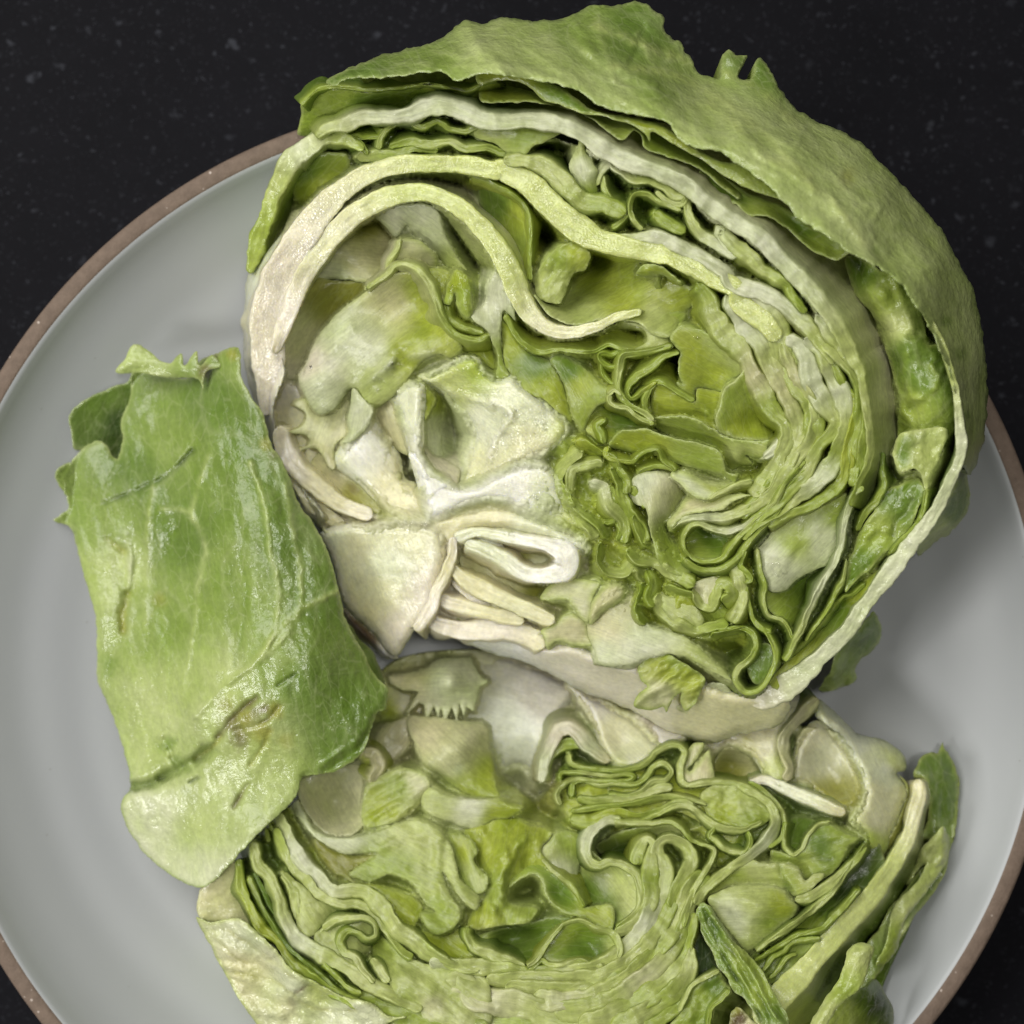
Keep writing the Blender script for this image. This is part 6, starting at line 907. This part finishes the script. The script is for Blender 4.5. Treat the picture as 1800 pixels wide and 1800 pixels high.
# ------------------------------------------------------------------ loose outer leaf on the left
CUR[0] = thing('lettuce_leaf', 'wrinkled loose green outer leaf with brown creases, left of both cut pieces', 'lettuce leaf', tuple(P3(np.array([400.]), np.array([1050.]), .4)[0]))
face(q('E', "470,190,1.5 600,205,1.8 720,215,2.2 780,130,2.6 840,110,3.0 880,95,3.2 950,80,3.4 962,200,3.6 1010,300,3.7 1062,380,3.8 1100,520,3.9 1162,620,3.9 1222,780,3.9 1300,900,3.9 1372,1050,3.9 1405,1180,3.9 1440,1320,3.7 1505,1440,3.6 1565,1560,3.6 1622,1622,3.6 1612,1720,3.7")
     + q('F', "1450,262,3.8 1420,350,3.9 1370,460,3.9 1250,530,3.8 1110,560,3.8 1080,645,3.8 940,782,3.9 870,855,3.9 800,932,3.8 690,1042,3.4 645,1055,3.2 540,1012,2.5 402,905,2.0 312,765,2.2 288,680,2.3 330,600,2.4 300,430,2.1 230,232,2.0 180,100,2.0")
     + q('E', "308,1500,2.0 300,1285,2.1 240,1080,2.0 182,890,1.7 110,860,1.2 180,805,1.5 165,740,1.4 120,670,1.2 140,620,1.2 190,600,1.5 232,545,1.6 330,500,1.8 400,580,1.9 425,480,1.9 420,400,1.9 460,300,1.8"),
     absz=True, inner=[(330, 900, 3.2), (420, 1000, 4.0), (300, 1100, 2.9), (450, 1150, 4.3), (350, 1250, 3.6), (520, 1250, 4.3), (280, 1350, 2.7), (430, 1380, 3.6), (350, 1480, 3.1), (360, 760, 3.2), (480, 900, 4.2), (220, 880, 2.3), (250, 1000, 2.3), (560, 1150, 4.3), (240, 1180, 2.6)],
     c='E', cc=[(300, 780, 'E'), (380, 700, 'F'), (450, 760, 'F'), (330, 950, 'F'), (300, 1080, 'E'), (400, 1000, 'E'), (520, 950, 'F'), (560, 1050, 'F'), (480, 1150, 'E'), (600, 1230, 'F'), (400, 1200, 'T'), (300, 1250, 'T'), (270, 1340, 'T'), (350, 1450, 'T'), (480, 1350, 'T'), (600, 1300, 'F'), (260, 1440, 'S'), (350, 1530, 'S'), (200, 1000, 'T'), (180, 920, 'E'), (420, 640, 'E'), (240, 830, 'F'), (450, 1080, 'E'), (420, 1290, 'T'), (540, 1200, 'F')],  # palest stops at the lower tip paint in its silvery sheen
     wspots=[(215, 1000, 60), (230, 1100, 60), (260, 1150, 60), (240, 1260, 50), (270, 1330, 60), (240, 1420, 60), (320, 1480, 70), (370, 1540, 60), (190, 900, 40)],
     nz=(.12, 55), step=3.2, thick=.06, rag=3.0, lip=.05, lipw=6, wet=.15, ce='E', ew=3, stretch=(1.35, 2.4), name='leaf_blade', mat=M,
     ridges=[(q('E', "820,560 770,700 740,820 800,980 770,1150 740,1400 690,1650"), .05, 5, 'T', .7), (q('E', "1000,600 1060,760 1090,980 1130,1180 1090,1420 900,1600"), .05, 5, 'T', .7), (q('E', "560,700 540,900 535,1150 530,1350"), .05, 5, 'T', .7), (q('E', "960,900 960,1050 985,1150 960,1400 930,1520"), -.03, 3, 'G', .5),
             (q('E', "1160,700 1190,900 1230,1080 1220,1280 1100,1450 900,1600 750,1750"), .05, 5, 'T', .7), (q('E', "1400,1180 1200,1290 1020,1500"), .06, 6, 'P', .5), (q('E', "600,810 720,820 790,930"), .05, 5, 'T', .6),
             (q('E', "340,785 450,740 540,700 640,650 740,545"), -.16, 4, 'D', .75), (q('F', "330,590 420,590 500,545 600,500 690,430"), -.50, 9, 'F', .6), (q('F', "480,390 500,440 540,500"), -.18, 6), (q('F', "470,370 505,460"), .12, 4, 'P', .5),
             (q('E', "440,930 460,1020 455,1160"), .10, 5, 'S', .5), (q('E', "455,1190 425,1260 430,1360"), -.16, 8, 'O', .8), (q('E', "350,950 430,1000"), -.12, 7, 'O', .6),
             (q('F', "1440,280 1380,400 1250,500 1120,550"), -.10, 6, 'G', .7), (q('F', "1130,560 1250,460 1350,400"), .08, 5), (q('F', "600,580 640,560"), -.1, 3, 'D', .6), (q('F', "1000,140 1080,90"), -.1, 3, 'D', .6),
             (q('F', "730,370 790,300 860,230 900,200"), -.14, 5, 'B', .85), (q('F', "800,340 880,330 960,290 1000,240"), -.10, 4, 'B', .7), (q('F', "800,690 830,640 860,590"), -.12, 4, 'B', .85), (q('F', "880,500 930,420 960,350"), -.08, 5, 'O', .8), (q('F', "620,470 700,420 750,370"), -.08, 4, 'O', .7)],
     spots=[(412, 1272, 22, 'B', .6), (448, 1254, 18, 'B', .55), (482, 1248, 16, 'O', .8), (424, 1302, 15, 'B', .65), (455, 1290, 20, 'O', .7), (395, 1240, 14, 'O', .6), (500, 1300, 14, 'O', .5), (430, 1262, 16, 'O', .8), (460, 1280, 14, 'O', .6), (465, 1245, 9, 'B', .6), (372, 620, 14, 'B', .7), (408, 622, 12, 'O', .8), (360, 655, 10, 'B', .8), (468, 780, 13, 'O', .7), (480, 800, 8, 'B', .4), (400, 820, 16, 'G', .6), (300, 925, 26, 'G', .6), (285, 980, 20, 'G', .5), (395, 1010, 22, 'G', .5), (280, 1055, 14, 'O', .5), (295, 1310, 16, 'G', .7), (310, 1340, 14, 'G', .7), (600, 1340, 24, 'G', .6), (190, 1170, 18, 'G', .6)])
face(q('E', "395,188,2.4 430,140,2.5 480,62,2.5 540,90,2.5 602,140,2.6 640,150,2.7 690,105,2.8 705,160,2.9 760,95,2.9 775,160,3.0 830,110,3.1 870,160,3.2 800,190,3.1 790,270,3.0 770,225,2.9 640,215,2.6 520,195,2.5"), absz=True, c='T', cc=[(240, 640, 'T'), (370, 630, 'E')], nz=(.08, 22), step=4, name='leaf_flap', mat=M, thick=.07, spots=[(362, 650, 12, 'B', .8), (385, 625, 10, 'B', .7), (350, 622, 6, 'O', .8)])
face(q('E', "185,385,1.1 250,320,1.2 310,285,1.1 400,250,1.3 445,235,1.4 470,195,1.5 480,330,1.3 430,400,1.2 440,560,1.2 400,600,1.2 330,520,1.0 215,545,.8 195,470,.8"), absz=True, c='F', cc=[(160, 720, 'F'), (210, 740, 'D'), (200, 700, 'F')], nz=(.18, 22), step=4, name='leaf_flap', mat=M, thick=.07, ce='G', ew=4)
face(q('E', "120,670,1.0 135,625,1.1 195,600,1.4 215,690,1.4 200,750,1.3 165,745,1.2 160,700,1.1"), absz=True, c='E', nz=(.12, 14), step=3.5, name='leaf_flap', mat=M)
face(q('E', "1440,1320,2.6 1500,1400,2.5 1560,1460,2.5 1600,1560,2.5 1615,1620,2.8 1560,1570,3.1 1490,1450,3.1"), absz=True, c='F', nz=(.06, 20), step=4, name='leaf_flap', mat=M)

# ------------------------------------------------------------------ loose scraps
PLANE[0] = ZL
o = None
def scrap(name, label, cat, *fa):
    CUR[0] = None
    obs = [face(*a, name=name, **k) for a, k in fa]
    tag(obs[0], label, cat); return obs
scrap('leaf_scrap', 'small torn bright yellow leaf scrap hanging on the lower rim of the big cut half', 'leaf scrap',
      ((q('G', "1340,195,4.3 1380,150,4.4 1460,122,4.5 1530,160,4.6 1600,200,4.6 1648,242,4.5 1622,300,4.4 1600,352,4.3 1555,385,4.1 1530,340,4.2 1540,300,4.3 1500,330,4.2 1468,395,4.0 1455,365,4.1 1400,382,4.1 1322,362,4.0 1340,310,4.1 1385,272,4.3 1350,240,4.3"),), dict(absz=True, c='Y', cc=[(1170, 1180, 'Y'), (1160, 1220, 'K'), (1210, 1190, 'Y'), (1190, 1160, 'L')], nz=(.16, 16), step=3.2, thick=.06, ce='L', ew=4, stretch=(-.5, 2.2))))
scrap('leaf_scrap', 'pale translucent rounded leaf scrap right beside the yellow torn scrap', 'leaf scrap',
      ((q('U3', "1040,175,3.7 1150,115,3.9 1230,30,4.1 1280,0,4.2 1390,20,4.2 1425,100,4.1 1345,225,3.8 1180,235,3.6 1090,215,3.6"),), dict(absz=True, c='S', cc=[(1250, 1220, 'S'), (1220, 1245, 'K')], nz=(.06, 22), step=4, thick=.06, wet=.3)))
scrap('leaf_strip', 'dark green folded leaf strip lying diagonally over the bottom lettuce piece', 'leaf strip',
      ((q('U7', "175,590,4.45 225,548,4.5 280,580,4.6 340,660,4.65 400,760,4.75 455,830,4.8 520,880,4.9 580,950,4.95 640,1030,5.05 690,1120,5.15 740,1200,5.2 830,1420,5.45 760,1500,5.45 640,1420,5.35 590,1340,5.3 540,1270,5.2 500,1215,5.1 440,1180,5.05 390,1080,4.95 330,1000,4.85 290,900,4.75 240,820,4.65 215,760,4.6 200,700,4.5"),), dict(absz=True, c='G', cc=[(1250, 1640, 'G'), (1270, 1690, 'G'), (1300, 1680, 'L'), (1330, 1750, 'L'), (1310, 1760, 'G'), (1360, 1790, 'G')], nz=(.12, 11), step=2.6, thick=.05, rag=3, stretch=(1.05, 5.0), mat=M, ridges=[(q('U7', "280,640 400,800 520,980 640,1200 760,1400"), .12, 4, 'E', .7), (q('U7', "240,680 360,900 500,1150 640,1380"), -.14, 4, 'D', .7), (q('U7', "230,600 340,780 480,960 600,1160 700,1350"), -.1, 3, 'D', .6), (q('U7', "215,640 300,820 420,1060"), .1, 3, 'E', .6)])))
scrap('stem_scrap', 'small brown crumbly stem fragment at the bottom edge, left of the dark green strip', 'stem scrap',
      ((q('U7', "420,1330,5.05 455,1280,5.1 500,1300,5.15 560,1360,5.2 600,1400,5.2 600,1480,5.2 430,1480,5.1"),), dict(absz=True, c='B', cc=[(1300, 1790, 'B'), (1290, 1775, 'O'), (1320, 1797, 'C')], nz=(.12, 9), step=2.5, thick=.08, rag=4)))
